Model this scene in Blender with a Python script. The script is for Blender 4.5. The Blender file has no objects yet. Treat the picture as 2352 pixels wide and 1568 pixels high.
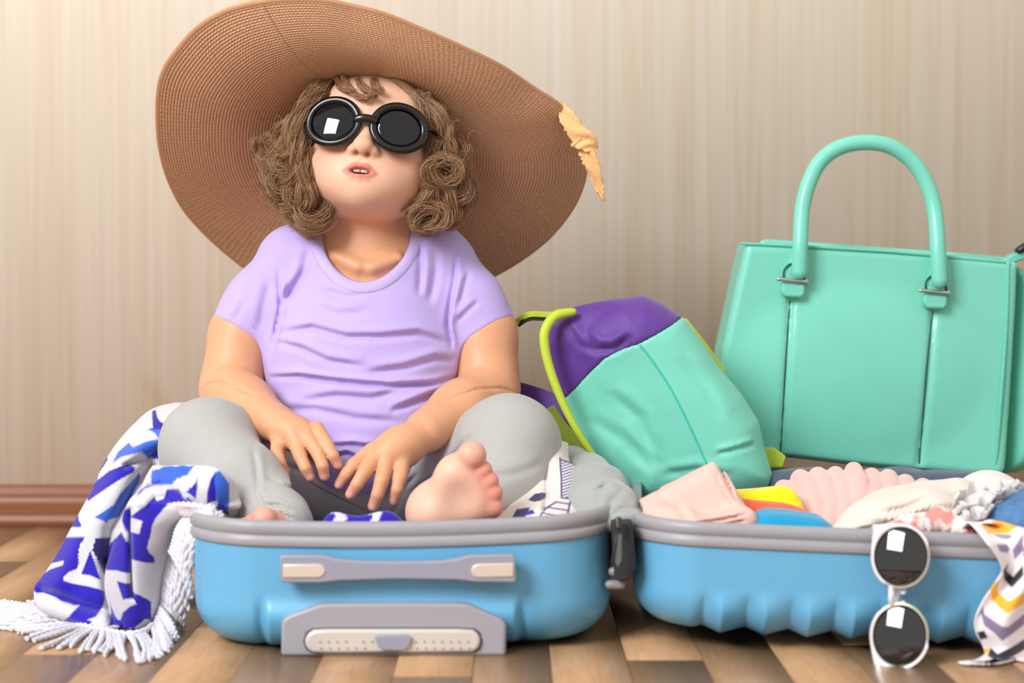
import bpy, bmesh, math, random
import numpy as np
from mathutils import Vector, Matrix

random.seed(7)
RNG = np.random.default_rng(7)
scene = bpy.context.scene
COL = scene.collection

# ------------------------------------------------------------------ camera
F_PX = 4474.0                      # focal length in pixels of the 2352 px wide frame
CAM = np.array([0.0, -1.7, 0.33])
PITCH = math.radians(1.96)
cam_data = bpy.data.cameras.new('camera')
cam_data.sensor_width = 36.0
cam_data.lens = 36.0 * F_PX / 2352.0
cam = bpy.data.objects.new('camera', cam_data)
COL.objects.link(cam)
cam.location = CAM
cam.rotation_euler = (math.radians(90) - PITCH, 0, 0)
cam_data.dof.use_dof = True
cam_data.dof.focus_distance = 1.945
cam_data.dof.aperture_fstop = 3.6
cam_data.clip_start = 0.05
scene.camera = cam

# ------------------------------------------------------------------ world, window light, exposure
world = bpy.data.worlds.new('world')
scene.world = world
world.use_nodes = True
bg = world.node_tree.nodes['Background']
bg.inputs[0].default_value = (1.0, 0.955, 0.90, 1)
bg.inputs[1].default_value = 0.80

def area_light(name, loc, target, sx, sy, energy, color):
    l = bpy.data.lights.new(name, 'AREA')
    l.shape = 'RECTANGLE'; l.size = sx; l.size_y = sy; l.energy = energy; l.color = color
    o = bpy.data.objects.new(name, l); COL.objects.link(o)
    o.location = loc
    d = Vector(target) - Vector(loc)
    o.rotation_euler = d.to_track_quat('-Z', 'Y').to_euler()
    return o

area_light('window_light', (-2.5, -3.0, 2.75), (0.1, 0.4, 0.25), 1.9, 1.9, 228, (0.96, 0.98, 1.0))

scene.view_settings.view_transform = 'Standard'
scene.view_settings.look = 'None'
scene.view_settings.gamma = 1.0
scene.view_settings.use_curve_mapping = False
scene.view_settings.exposure = 0.12
scene.cycles.use_denoising = True
scene.cycles.max_bounces = 8
scene.cycles.transparent_max_bounces = 12

# ------------------------------------------------------------------ places: a pixel of the photograph at a given depth (world y)
SP, CP = math.sin(PITCH), math.cos(PITCH)
def W(px, py, y):
    a = (px - 1176.0) / F_PX; b = (784.0 - py) / F_PX
    d = np.array([a, CP + b * SP, -SP + b * CP])
    t = (y - CAM[1]) / d[1]
    return CAM + d * t
def WA(px, py, y):
    px = np.asarray(px, float); py = np.asarray(py, float); y = np.asarray(y, float)
    a = (px - 1176.0) / F_PX; b = (784.0 - py) / F_PX
    dy = CP + b * SP; dz = -SP + b * CP
    t = (y - CAM[1]) / dy
    return np.stack([CAM[0] + a * t, CAM[1] + dy * t, CAM[2] + dz * t], -1)
def PX(P):
    q = P - CAM
    z = q[..., 1] * CP - q[..., 2] * SP
    v = q[..., 1] * SP + q[..., 2] * CP
    return 1176.0 + F_PX * q[..., 0] / z, 784.0 - F_PX * v / z
def RAY(px, py):
    a = (px - 1176.0) / F_PX; b = (784.0 - py) / F_PX
    d = np.array([a, CP + b * SP, -SP + b * CP]); return d / np.linalg.norm(d)
def SC(y):                          # pixels per metre at depth y
    return F_PX / (y + 1.7)

# ------------------------------------------------------------------ colours and materials
def lin(c):
    c = np.asarray(c, float) / 255.0
    return np.where(c <= 0.04045, c / 12.92, ((c + 0.055) / 1.055) ** 2.4)
def hexc(h):
    h = h.lstrip('#')
    return tuple(lin([int(h[i:i + 2], 16) for i in (0, 2, 4)])) + (1.0,)

class NT:
    def __init__(self, m):
        m.use_nodes = True
        self.t = m.node_tree; self.n = self.t.nodes; self.l = self.t.links
        self.b = self.n['Principled BSDF']
    def add(self, typ, **kw):
        nd = self.n.new(typ)
        for k, v in kw.items():
            if k in nd.inputs.keys(): nd.inputs[k].default_value = v
            else: setattr(nd, k, v)
        return nd
    def link(self, a, b): self.l.new(a, b)

MATS = {}
def mat(name, color, rough=0.6, metal=0.0, noise=0.0, nscale=30.0, bump=0.0, bscale=400.0, bdist=0.0005, sss=0.0,
        spec=0.5, sheen=0.0, vcol=False, coat=0.0, stretch=None, alpha=1.0, uvbump=False):
    if name in MATS: return MATS[name]
    m = bpy.data.materials.new(name); MATS[name] = m
    t = NT(m); b = t.b
    c = hexc(color) if isinstance(color, str) else tuple(color)
    b.inputs['Base Color'].default_value = c
    b.inputs['Roughness'].default_value = rough
    b.inputs['Metallic'].default_value = metal
    b.inputs['Specular IOR Level'].default_value = spec
    b.inputs['Coat Weight'].default_value = coat
    b.inputs['Sheen Weight'].default_value = sheen
    b.inputs['Alpha'].default_value = alpha
    if sss > 0:
        b.inputs['Subsurface Weight'].default_value = sss
        b.inputs['Subsurface Radius'].default_value = (1.0, 0.35, 0.2)
        b.inputs['Subsurface Scale'].default_value = 0.006
    tc = t.add('ShaderNodeTexCoord')
    src = tc.outputs['Object']
    if stretch:
        mp = t.add('ShaderNodeMapping'); mp.inputs['Scale'].default_value = stretch
        t.link(src, mp.inputs['Vector']); src = mp.outputs['Vector']
    base = None
    if vcol:
        at = t.add('ShaderNodeVertexColor'); at.layer_name = 'Col'; base = at.outputs['Color']
    if noise > 0:
        nz = t.add('ShaderNodeTexNoise', Scale=nscale, Detail=5.0, Roughness=0.6)
        t.link(src, nz.inputs['Vector'])
        mr = t.add('ShaderNodeMapRange'); mr.inputs['From Min'].default_value = 0.3; mr.inputs['From Max'].default_value = 0.7
        mr.inputs['To Min'].default_value = 1 - noise; mr.inputs['To Max'].default_value = 1 + noise * 0.6
        t.link(nz.outputs['Fac'], mr.inputs['Value'])
        mx = t.add('ShaderNodeVectorMath', operation='MULTIPLY')
        if base is not None: t.link(base, mx.inputs[0])
        else: mx.inputs[0].default_value = c[:3]
        t.link(mr.outputs['Result'], mx.inputs[1])
        base = mx.outputs[0]
    if base is not None: t.link(base, b.inputs['Base Color'])
    if bump > 0:
        nb = t.add('ShaderNodeTexNoise', Scale=bscale, Detail=3.0)
        t.link(src, nb.inputs['Vector'])
        bp = t.add('ShaderNodeBump', Strength=bump, Distance=bdist)
        t.link(nb.outputs['Fac'], bp.inputs['Height'])
        t.link(bp.outputs['Normal'], b.inputs['Normal'])
    return m

# ------------------------------------------------------------------ scene tree
def tag(o, label=None, cat=None, group=None, kind=None):
    if label: o['label'] = label
    if cat: o['category'] = cat
    if group: o['group'] = group
    if kind: o['kind'] = kind
    return o
def empty(name, loc, label=None, cat=None, group=None):
    o = bpy.data.objects.new(name, None); COL.objects.link(o)
    o.location = tuple(loc); o.empty_display_size = 0.02
    o['_loc'] = 0
    del o['_loc']
    return tag(o, label, cat, group)
def link_mesh(name, me, m, parent=None, smooth=True):
    o = bpy.data.objects.new(name, me); COL.objects.link(o)
    if m is not None: me.materials.append(m)
    if smooth and len(me.polygons): me.polygons.foreach_set('use_smooth', np.ones(len(me.polygons), bool))
    if parent is not None:
        off = np.zeros(3); p = parent
        while p is not None: off = off + np.array(p.location); p = p.parent
        co = np.empty(len(me.vertices) * 3, np.float32); me.vertices.foreach_get('co', co)
        co = co.reshape(-1, 3) - off.astype(np.float32)
        me.vertices.foreach_set('co', co.ravel()); me.update()
        o.parent = parent
    return o
def from_arrays(name, V, Fq, m, parent=None, col=None, uv=None, smooth=True):
    me = bpy.data.meshes.new(name)
    V = np.asarray(V, np.float32)
    if isinstance(Fq, np.ndarray):
        nf, k = Fq.shape
        me.vertices.add(len(V)); me.vertices.foreach_set('co', V.ravel())
        me.loops.add(nf * k); me.loops.foreach_set('vertex_index', Fq.astype(np.int32).ravel())
        me.polygons.add(nf); me.polygons.foreach_set('loop_start', np.arange(0, nf * k, k, dtype=np.int32))
        try: me.polygons.foreach_set('loop_total', np.full(nf, k, np.int32))
        except Exception: pass
        me.update(calc_edges=True)
    else:
        me.from_pydata([tuple(map(float, v)) for v in V], [], Fq)
        me.update()
    me.validate()
    if col is not None:
        a = me.color_attributes.new('Col', 'FLOAT_COLOR', 'POINT')
        c = np.ones((len(V), 4), np.float32); c[:, :3] = col[:, :3]
        a.data.foreach_set('color', c.ravel())
    if uv is not None:
        u = me.uv_layers.new(name='UV')
        li = np.empty(len(me.loops), np.int32); me.loops.foreach_get('vertex_index', li)
        u.data.foreach_set('uv', np.asarray(uv, np.float32)[li].ravel())
    return link_mesh(name, me, m, parent, smooth)

def grid_faces(n, k, wrap_n=False, wrap_k=False, flip=False):
    i = np.arange(n if wrap_n else n - 1); j = np.arange(k if wrap_k else k - 1)
    I, J = np.meshgrid(i, j, indexing='ij')
    I2 = (I + 1) % n; J2 = (J + 1) % k
    q = np.stack([I * k + J, I2 * k + J, I2 * k + J2, I * k + J2], -1).reshape(-1, 4)
    return q[:, ::-1].copy() if flip else q

def weld(o):
    bm = bmesh.new(); bm.from_mesh(o.data); bmesh.ops.remove_doubles(bm, verts=bm.verts, dist=1e-6); bm.to_mesh(o.data); bm.free(); return o
def solid(o, th, offset=-1.0):
    md = o.modifiers.new('thickness', 'SOLIDIFY'); md.thickness = th; md.offset = offset
    return o
def bevel(o, w, seg=2, ang=35):
    md = o.modifiers.new('bevel', 'BEVEL'); md.width = w; md.segments = seg; md.limit_method = 'ANGLE'; md.angle_limit = math.radians(ang)
    return o

def catmull(P, n, closed=False):
    P = np.asarray(P, float); m = len(P)
    out = []
    ts = np.linspace(0, m if closed else m - 1, n, endpoint=not closed)
    for t in ts:
        i = int(math.floor(t)); f = t - i
        if not closed and i >= m - 1: i = m - 2; f = 1.0
        g = (lambda k: P[k % m]) if closed else (lambda k: P[min(max(k, 0), m - 1)])
        a, b, c, d = g(i - 1), g(i), g(i + 1), g(i + 2)
        out.append(0.5 * ((2 * b) + (-a + c) * f + (2 * a - 5 * b + 4 * c - d) * f * f + (-a + 3 * b - 3 * c + d) * f ** 3))
    return np.array(out)

def frames(P, closed=False):
    T = np.gradient(P, axis=0)
    if closed: T = np.roll(P, -1, 0) - np.roll(P, 1, 0)
    T /= np.linalg.norm(T, axis=1)[:, None] + 1e-12
    up = np.array([0, 0, 1.0])
    if abs(T[0] @ up) > 0.9: up = np.array([0, 1.0, 0])
    N = np.zeros_like(P); u = np.cross(T[0], up); u /= np.linalg.norm(u)
    for i in range(len(P)):
        u = u - T[i] * (u @ T[i]); u /= np.linalg.norm(u) + 1e-12
        N[i] = u
    return T, N, np.cross(T, N)

def tube_arrays(P, r, seg=10, closed=False, flat=1.0, nrm=None, cap=True):
    P = np.asarray(P, float); n = len(P)
    r = np.broadcast_to(np.asarray(r, float), (n,)).copy()
    T, N, B = frames(P, closed)
    if nrm is not None:
        B = np.broadcast_to(np.asarray(nrm, float), P.shape)
        N = np.cross(B, T); N /= np.linalg.norm(N, axis=1)[:, None] + 1e-12
        B = np.cross(T, N)
    if cap and not closed:
        rr = []; pp = []; nn = []; bb = []
        for s, idx, sg in ((0, 0, -1),):
            for k in (1.0, 0.86, 0.5):
                a = math.acos(k if k < 1 else 0.999)
                pp.append(P[0] - T[0] * r[0] * k * (min(flat, 1))); rr.append(r[0] * math.sqrt(max(1 - k * k, 0.0016))); nn.append(N[0]); bb.append(B[0])
        pp2 = []; rr2 = []
        for k in (0.5, 0.86, 1.0):
            pp2.append(P[-1] + T[-1] * r[-1] * k * (min(flat, 1))); rr2.append(r[-1] * math.sqrt(max(1 - k * k, 0.0016)))
        P = np.vstack([pp, P, pp2]); r = np.concatenate([rr, r, rr2])
        N = np.vstack([nn, N, [N[-1]] * 3]); B = np.vstack([bb, B, [B[-1]] * 3])
    a = np.linspace(0, 2 * math.pi, seg, endpoint=False)
    V = P[:, None, :] + r[:, None, None] * (np.cos(a)[None, :, None] * N[:, None, :] + flat * np.sin(a)[None, :, None] * B[:, None, :])
    n2 = len(P)
    Fq = grid_faces(n2, seg, wrap_n=closed, wrap_k=True)
    return V.reshape(-1, 3), Fq

def tube(name, P, r, m, parent=None, seg=10, closed=False, flat=1.0, nrm=None):
    V, Fq = tube_arrays(P, r, seg, closed, flat, nrm)
    return from_arrays(name, V, Fq, m, parent)

def merge(parts):
    Vs, Fs, off = [], [], 0
    for V, Fq in parts:
        Vs.append(V); Fs.append(Fq + off); off += len(V)
    return np.vstack(Vs), np.vstack(Fs)

def inpoly(x, y, poly):
    poly = np.asarray(poly, float); res = np.zeros(np.shape(x), bool)
    n = len(poly)
    for i in range(n):
        x1, y1 = poly[i]; x2, y2 = poly[(i + 1) % n]
        if y1 == y2: continue
        c = ((y1 > y) != (y2 > y)) & (x < (x2 - x1) * (y - y1) / (y2 - y1) + x1)
        res ^= c
    return res
def distpoly(x, y, poly, closed=True):
    poly = np.asarray(poly, float); n = len(poly); d = np.full(np.shape(x), 1e9)
    for i in range(n if closed else n - 1):
        a = poly[i]; b = poly[(i + 1) % n]; ba = b - a
        t = np.clip(((x - a[0]) * ba[0] + (y - a[1]) * ba[1]) / (ba @ ba + 1e-12), 0, 1)
        d = np.minimum(d, np.hypot(x - a[0] - t * ba[0], y - a[1] - t * ba[1]))
    return d
def sdpoly(x, y, poly):
    return np.where(inpoly(x, y, poly), -1, 1) * distpoly(x, y, poly)

def prism(name, pts, y0, y1, m, parent=None, bev=0.0, seg=2, plane_y=None, M=None):
    """extruded outline: pts are pixel points laid at depth plane_y; the solid runs from y0 to y1."""
    pts = list(pts)
    if plane_y is not None: q = [W(p[0], p[1], plane_y) for p in pts]
    else: q = [np.array([p[0], 0, p[1]]) for p in pts]
    n = len(q)
    V = [(p[0], y0, p[2]) for p in q] + [(p[0], y1, p[2]) for p in q]
    A = sum(q[i][0] * q[(i + 1) % n][2] - q[(i + 1) % n][0] * q[i][2] for i in range(n))
    Fs = [list(range(n)), list(range(2 * n - 1, n - 1, -1))] + [[i, i + n, (i + 1) % n + n, (i + 1) % n] for i in range(n)]
    if A < 0: Fs = [f[::-1] for f in Fs]
    if y1 < y0: Fs = [f[::-1] for f in Fs]
    V = np.array(V, float)
    if M is not None: V = V @ np.array(M.to_3x3()).T + np.array(M.translation)
    o = from_arrays(name, V, Fs, m, parent, smooth=False)
    if bev > 0:
        bevel(o, bev, seg)
        o.data.polygons.foreach_set('use_smooth', np.ones(len(o.data.polygons), bool))
        try:
            o.data.set_sharp_from_angle(angle=math.radians(50))
        except Exception: pass
    return o

# ------------------------------------------------------------------ implicit surfaces: sculpting with smooth unions
def smin(a, b, k):
    if k <= 0: return np.minimum(a, b)
    h = np.maximum(k - np.abs(a - b), 0.0) / k
    return np.minimum(a, b) - h * h * k * 0.25
def smax(a, b, k): return -smin(-a, -b, k)

class Field:
    def __init__(self): self.ops = []; self.M = None
    def _add(self, op, fn, c, R, k): self.ops.append((op, fn, np.asarray(c, float), R, k)); return self
    def cone(self, a, b, ra, rb, k=0.01, op='u'):
        a = np.asarray(a, float); b = np.asarray(b, float); ba = b - a; L2 = ba @ ba + 1e-12
        def fn(P):
            q = P - a; t = np.clip((q @ ba) / L2, 0, 1)
            q = q - t[:, None] * ba
            return np.sqrt((q * q).sum(1)) - (ra + (rb - ra) * t)
        return self._add(op, fn, (a + b) / 2, math.sqrt(L2) / 2 + max(ra, rb), k)
    def chain(self, pts, rs, k=0.01, op='u'):
        for i in range(len(pts) - 1): self.cone(pts[i], pts[i + 1], rs[i], rs[i + 1], k, op)
        return self
    def ell(self, c, r, k=0.01, op='u', R=None):
        c = np.asarray(c, float); r = np.asarray(r, float)
        if np.ndim(r) == 0: r = np.array([r, r, r], float)
        Rm = None if R is None else np.asarray(R, float)
        def fn(P):
            q = P - c
            if Rm is not None: q = q @ Rm
            k0 = np.sqrt(((q / r) ** 2).sum(1)); k1 = np.sqrt(((q / (r * r)) ** 2).sum(1)) + 1e-9
            return np.where(k0 < 1e-6, -r.min(), k0 * (k0 - 1) / k1)
        return self._add(op, fn, c, r.max(), k)
    def box(self, c, h, rr, k=0.005, op='u', R=None):
        c = np.asarray(c, float); h = np.asarray(h, float) - rr
        Rm = None if R is None else np.asarray(R, float)
        def fn(P):
            q = P - c
            if Rm is not None: q = q @ Rm
            q = np.abs(q) - h
            return np.sqrt((np.maximum(q, 0) ** 2).sum(1)) + np.minimum(q.max(1), 0) - rr
        return self._add(op, fn, c, np.linalg.norm(h) + rr, k)
    def slab(self, poly, y, h, r, k=0.005, op='u', tilt=0.0):
        """pillow with a pixel outline at depth y (+tilt per metre of height), half thickness h, edge radius r."""
        pw = np.array([W(p[0], p[1], y + 0) for p in poly]); p2 = pw[:, [0, 2]]; zc = p2[:, 1].mean(); xc = p2[:, 0].mean()
        def fn(P):
            d = sdpoly(P[:, 0], P[:, 2], p2) + r
            yy = np.abs(P[:, 1] - y - tilt * (P[:, 2] - zc)) - h + r
            return np.minimum(np.maximum(d, yy), 0) + np.hypot(np.maximum(d, 0), np.maximum(yy, 0)) - r
        ext = np.hypot(p2[:, 0] - xc, p2[:, 1] - zc).max() + h + abs(tilt) * 0.1
        return self._add(op, fn, (xc, y, zc), ext, k)
    def fn(self, f, c, R, k=0.0, op='u'): return self._add(op, f, c, R, k)
    def cut(self, f, c=(0, 0, 0), R=9.0, k=0.003): return self._add('s', f, c, R, k)
    def disp(self, f, c=(0, 0, 0), R=9.0): return self._add('d', f, c, R, 0)
    def fold(self, poly, w, amp, y, ridge=0.75, depth=0.12):
        """a cloth fold: a crease along pixel points at about depth y, with a soft ridge on its upper side (amp>0)."""
        pw = np.array([W(p[0], p[1], y) for p in poly]); p2 = pw[:, [0, 2]]; wm = w / SC(y)
        c = pw.mean(0); Rr = np.linalg.norm(pw - c, axis=1).max() + wm * 3 + depth * 0.3
        n = len(p2); seg = np.linalg.norm(np.diff(p2, axis=0), axis=1); tot = seg.sum(); cum = np.concatenate([[0], np.cumsum(seg)])
        def fn(P):
            x, z = P[:, 0], P[:, 2]; best = np.full(len(P), 1e9); s = np.zeros(len(P)); tt = np.zeros(len(P))
            for i in range(n - 1):
                a = p2[i]; ba = p2[i + 1] - a; L2 = ba @ ba + 1e-12
                t = np.clip(((x - a[0]) * ba[0] + (z - a[1]) * ba[1]) / L2, 0, 1)
                dx = x - a[0] - t * ba[0]; dz = z - a[1] - t * ba[1]; d = np.hypot(dx, dz)
                u = d < best
                best = np.where(u, d, best); s = np.where(u, np.sign(ba[0] * dz - ba[1] * dx), s); tt = np.where(u, (cum[i] + t * seg[i]) / tot, tt)
            taper = np.clip(np.minimum(tt, 1 - tt) * 5, 0, 1) ** 0.7
            q = best / wm
            front = np.clip((y + depth * 0.5 - P[:, 1]) / (depth * 0.4), 0, 1)
            g = np.exp(-(q * 1.5) ** 2) - ridge * np.where(s > 0, 1.0, 0.15) * np.exp(-((q - 1.15) * 1.1) ** 2)
            return amp * taper * front * g
        return self._add('d', fn, c, Rr, 0)
    def snap(self):     # start of a fork: fingers join the palm but not each other
        self.ops.append(('snap', None, None, 0, 0)); return self
    def fork(self, pts, rs, k=0.004):
        sub = Field()
        sub.chain(pts, rs, 0.001)
        c = np.mean(pts, 0); R = max(np.linalg.norm(np.asarray(p) - c) + r for p, r in zip(pts, rs))
        return self._add('f', sub.__call__, c, R, k)
    def __call__(self, P, cull=None):
        P = np.asarray(P, float); res = np.full(len(P), 1.0); snap = res
        bc, br = cull if cull is not None else (None, None)
        for op, fn, c, R, k in self.ops:
            if op == 'snap': snap = res.copy(); continue
            if bc is not None and np.linalg.norm(c - bc) - R - br > k + 0.012: continue
            if bc is None and op == 'd': 
                pass
            d = fn(P)
            if op == 'u': res = smin(res, d, k)
            elif op == 's': res = smax(res, -d, k)
            elif op == 'i': res = smax(res, d, k)
            elif op == 'd': res = res + d
            elif op == 'f': res = np.minimum(res, smin(snap, d, k))
        return res
    def hit(self, px, py, ya=-0.2, yb=0.9, n=700):
        ys = np.linspace(ya, yb, n); P = WA(np.full(n, px), np.full(n, py), ys)
        d = self(P); i = np.argmax(d < 0)
        if d[i] >= 0: return None
        if i == 0: return P[0]
        t = d[i - 1] / (d[i - 1] - d[i] + 1e-12)
        return P[i - 1] + (P[i] - P[i - 1]) * t

def surface(F, lo, hi, h, B=14, slack=0.006):
    lo = np.asarray(lo, float); hi = np.asarray(hi, float)
    nb = np.ceil((hi - lo) / (h * B)).astype(int)
    n = nb * B + 1
    D = np.ones(n, np.float32)
    bi = np.stack(np.meshgrid(*[np.arange(k) for k in nb], indexing='ij'), -1).reshape(-1, 3)
    cen = lo + (bi + 0.5) * B * h
    br = B * h * 0.5 * math.sqrt(3)
    # coarse pass on groups of blocks
    dc = np.empty(len(cen))
    for s in range(0, len(cen), 512):
        c = cen[s:s + 512]; m = (c.min(0) + c.max(0)) / 2; r = np.linalg.norm(c.max(0) - c.min(0)) / 2
        dc[s:s + 512] = F(c, (m, r + 0.03))
    base = np.arange(B + 1) * h
    G = np.stack(np.meshgrid(base, base, base, indexing='ij'), -1).reshape(-1, 3)
    keep = np.abs(dc) < br * 1.15 + slack
    for b, c, k, dd in zip(bi, cen, keep, dc):
        i, j, l = b * B
        if k:
            D[i:i + B + 1, j:j + B + 1, l:l + B + 1] = F(G + lo + b * B * h, (c, br)).reshape(B + 1, B + 1, B + 1)
        elif dd < 0:
            D[i + 1:i + B, j + 1:j + B, l + 1:l + B] = -1
            blk = D[i:i + B + 1, j:j + B + 1, l:l + B + 1]
            D[i:i + B + 1, j:j + B + 1, l:l + B + 1] = np.where(blk == 1.0, -1.0, blk)
    D[0] = np.maximum(D[0], 1e-4); D[-1] = np.maximum(D[-1], 1e-4); D[:, 0] = np.maximum(D[:, 0], 1e-4); D[:, -1] = np.maximum(D[:, -1], 1e-4)
    D[:, :, 0] = np.maximum(D[:, :, 0], 1e-4); D[:, :, -1] = np.maximum(D[:, :, -1], 1e-4)
    S = D < 0
    cnt = np.zeros(np.array(n) - 1, np.int8)
    offs = [(a, b, c) for a in (0, 1) for b in (0, 1) for c in (0, 1)]
    sl = lambda A, o: A[o[0]:A.shape[0] - 1 + o[0], o[1]:A.shape[1] - 1 + o[1], o[2]:A.shape[2] - 1 + o[2]]
    for o in offs: cnt += sl(S, o)
    act = (cnt > 0) & (cnt < 8)
    idx = np.argwhere(act)
    vid = np.full(act.shape, -1, np.int32); vid[act] = np.arange(len(idx))
    C = {o: D[idx[:, 0] + o[0], idx[:, 1] + o[1], idx[:, 2] + o[2]].astype(float) for o in offs}
    acc = np.zeros((len(idx), 3)); num = np.zeros(len(idx))
    for o in offs:
        for ax in range(3):
            if o[ax] == 0:
                o2 = list(o); o2[ax] = 1; o2 = tuple(o2)
                a, b = C[o], C[o2]; m = (a < 0) != (b < 0)
                t = np.where(m, a / (a - b + 1e-20), 0)
                p = np.array(o, float)[None, :].repeat(len(idx), 0); p[:, ax] = t
                acc[m] += p[m]; num += m
    V = lo + (idx + acc / num[:, None]) * h
    quads = []
    for ax in range(3):
        o1, o2 = [a for a in range(3) if a != ax]
        s0 = [slice(None)] * 3; s1 = [slice(None)] * 3
        s0[ax] = slice(0, n[ax] - 1); s1[ax] = slice(1, n[ax])
        A = S[tuple(s0)]; Bm = S[tuple(s1)]
        ch = A != Bm
        e = np.argwhere(ch)
        e = e[(e[:, o1] > 0) & (e[:, o2] > 0) & (e[:, o1] < n[o1] - 1) & (e[:, o2] < n[o2] - 1)]
        def v(d1, d2):
            q = e.copy(); q[:, o1] -= d1; q[:, o2] -= d2
            return vid[q[:, 0], q[:, 1], q[:, 2]]
        q = np.stack([v(1, 1), v(0, 1), v(0, 0), v(1, 0)], -1)
        ins = A[e[:, 0], e[:, 1], e[:, 2]]
        flip = ~ins
        if ax == 1: flip = ~flip
        q[flip] = q[flip][:, ::-1]
        quads.append(q)
    Q = np.vstack(quads); Q = Q[(Q >= 0).all(1)]
    return V, Q

def relax(V, Q, it=2, lam=0.5):
    n = len(V); E = np.vstack([Q[:, [0, 1]], Q[:, [1, 2]], Q[:, [2, 3]], Q[:, [3, 0]]])
    a = np.concatenate([E[:, 0], E[:, 1]]); b = np.concatenate([E[:, 1], E[:, 0]])
    cnt = np.bincount(a, minlength=n).astype(float)[:, None] + 1e-9
    for s in range(it):
        for l in (lam, -lam * 1.04):
            avg = np.stack([np.bincount(a, weights=V[b, i], minlength=n) for i in range(3)], -1) / cnt
            V = V + l * (avg - V)
    return V

def sculpt(name, F, lo, hi, h, m, parent=None, color=None, it=2, slack=0.006):
    V, Q = surface(F, lo, hi, h, slack=slack)
    if it: V = relax(V, Q, it)
    return from_arrays(name, V, Q, m, parent, col=None if color is None else color(V))

def fbm(P, s, seed=0, oct=3):
    """cheap smooth noise from sines."""
    r = np.random.default_rng(seed); out = np.zeros(len(P)); a = 1.0; tot = 0
    for o in range(oct):
        for j in range(3):
            d = r.normal(size=3); d /= np.linalg.norm(d)
            out += a * np.sin(P @ d * s * (0.7 + 0.6 * r.random()) + r.random() * 6.28 + 1.3 * np.sin(P @ r.normal(size=3) * s * 0.35))
            tot += a
        s *= 2.1; a *= 0.5
    return out / tot * 1.8
# ------------------------------------------------------------------ the room
WALL_Y = 0.87
def wood_wall_mat():
    m = bpy.data.materials.new('pale_wood_laminate'); t = NT(m); b = t.b
    tc = t.add('ShaderNodeTexCoord')
    def nz(sx, sz, detail=4.0, dist=0.0, off=0.0):
        mp = t.add('ShaderNodeMapping'); mp.inputs['Scale'].default_value = (sx, 1.0, sz); mp.inputs['Location'].default_value = (off, off, off)
        t.link(tc.outputs['Object'], mp.inputs['Vector'])
        n = t.add('ShaderNodeTexNoise', Scale=1.0, Detail=detail, Distortion=dist); t.link(mp.outputs['Vector'], n.inputs['Vector']); return n.outputs['Fac']
    broad = nz(9, 0.5, 3.0, 0.4); fine = nz(110, 1.6, 4.0, 0.3, 3.1); mid = nz(34, 1.3, 3.0, 1.2, 7.7); knot = nz(7.0, 4.0, 2.0, 0.2, 11.0)
    r1 = t.add('ShaderNodeValToRGB'); e = r1.color_ramp.elements
    e[0].position = 0.30; e[0].color = hexc('#F1E3CF'); e[1].position = 0.70; e[1].color = hexc('#F6EDE0')
    t.link(broad, r1.inputs['Fac'])
    r2 = t.add('ShaderNodeValToRGB'); e = r2.color_ramp.elements
    e[0].position = 0.35; e[0].color = (0.95, 0.925, 0.89, 1); e[1].position = 0.62; e[1].color = (1.02, 1.02, 1.02, 1)
    t.link(fine, r2.inputs['Fac'])
    r3 = t.add('ShaderNodeValToRGB'); e = r3.color_ramp.elements
    e[0].position = 0.30; e[0].color = (0.96, 0.92, 0.86, 1); e[1].position = 0.5; e[1].color = (1, 1, 1, 1)
    t.link(mid, r3.inputs['Fac'])
    r4 = t.add('ShaderNodeValToRGB'); e = r4.color_ramp.elements
    e[0].position = 0.22; e[0].color = (0.95, 0.89, 0.80, 1); e[1].position = 0.30; e[1].color = (1, 1, 1, 1)
    t.link(knot, r4.inputs['Fac'])
    last = r1.outputs['Color']
    for r in (r2, r3, r4):
        mx = t.add('ShaderNodeVectorMath', operation='MULTIPLY'); t.link(last, mx.inputs[0]); t.link(r.outputs['Color'], mx.inputs[1]); last = mx.outputs[0]
    t.link(last, b.inputs['Base Color']); b.inputs['Roughness'].default_value = 0.42
    bp = t.add('ShaderNodeBump', Strength=0.08, Distance=0.001); t.link(fine, bp.inputs['Height']); t.link(bp.outputs['Normal'], b.inputs['Normal'])
    return m

def box_arrays(x0, x1, y0, y1, z0, z1):
    V = np.array([(x, y, z) for x in (x0, x1) for y in (y0, y1) for z in (z0, z1)], float)
    Fq = np.array([(0, 1, 3, 2), (4, 6, 7, 5), (0, 4, 5, 1), (2, 3, 7, 6), (0, 2, 6, 4), (1, 5, 7, 3)])
    return V, Fq

V, Fq = box_arrays(-2.4, 2.4, WALL_Y, WALL_Y + 0.05, 0, 2.5)
wall = from_arrays('wall_back', V, Fq, wood_wall_mat(), smooth=False); tag(wall, 'pale laminated wood wall with fine vertical grain', kind='structure')

bbm = mat('brown_baseboard', '#834A26', rough=0.38, noise=0.16, nscale=1.0, stretch=(3, 40, 120))
prof = [(0, 0), (0, 0.052), (-0.008, 0.052), (-0.011, 0.049), (-0.013, 0.040), (-0.013, 0.036), (-0.016, 0.030), (-0.017, 0.012), (-0.020, 0.006), (-0.020, 0)]
V = np.array([(x, WALL_Y + p[0], p[1] + 0.001) for x in (-2.4, 2.4) for p in prof]); n = len(prof)
Fs = [[i, (i + 1) % n, (i + 1) % n + n, i + n] for i in range(n)] + [list(range(n - 1, -1, -1)), list(range(n, 2 * n))]
tag(from_arrays('baseboard_back', V, Fs, bbm, smooth=False), 'brown wooden baseboard with a stepped profile', kind='structure')

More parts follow.
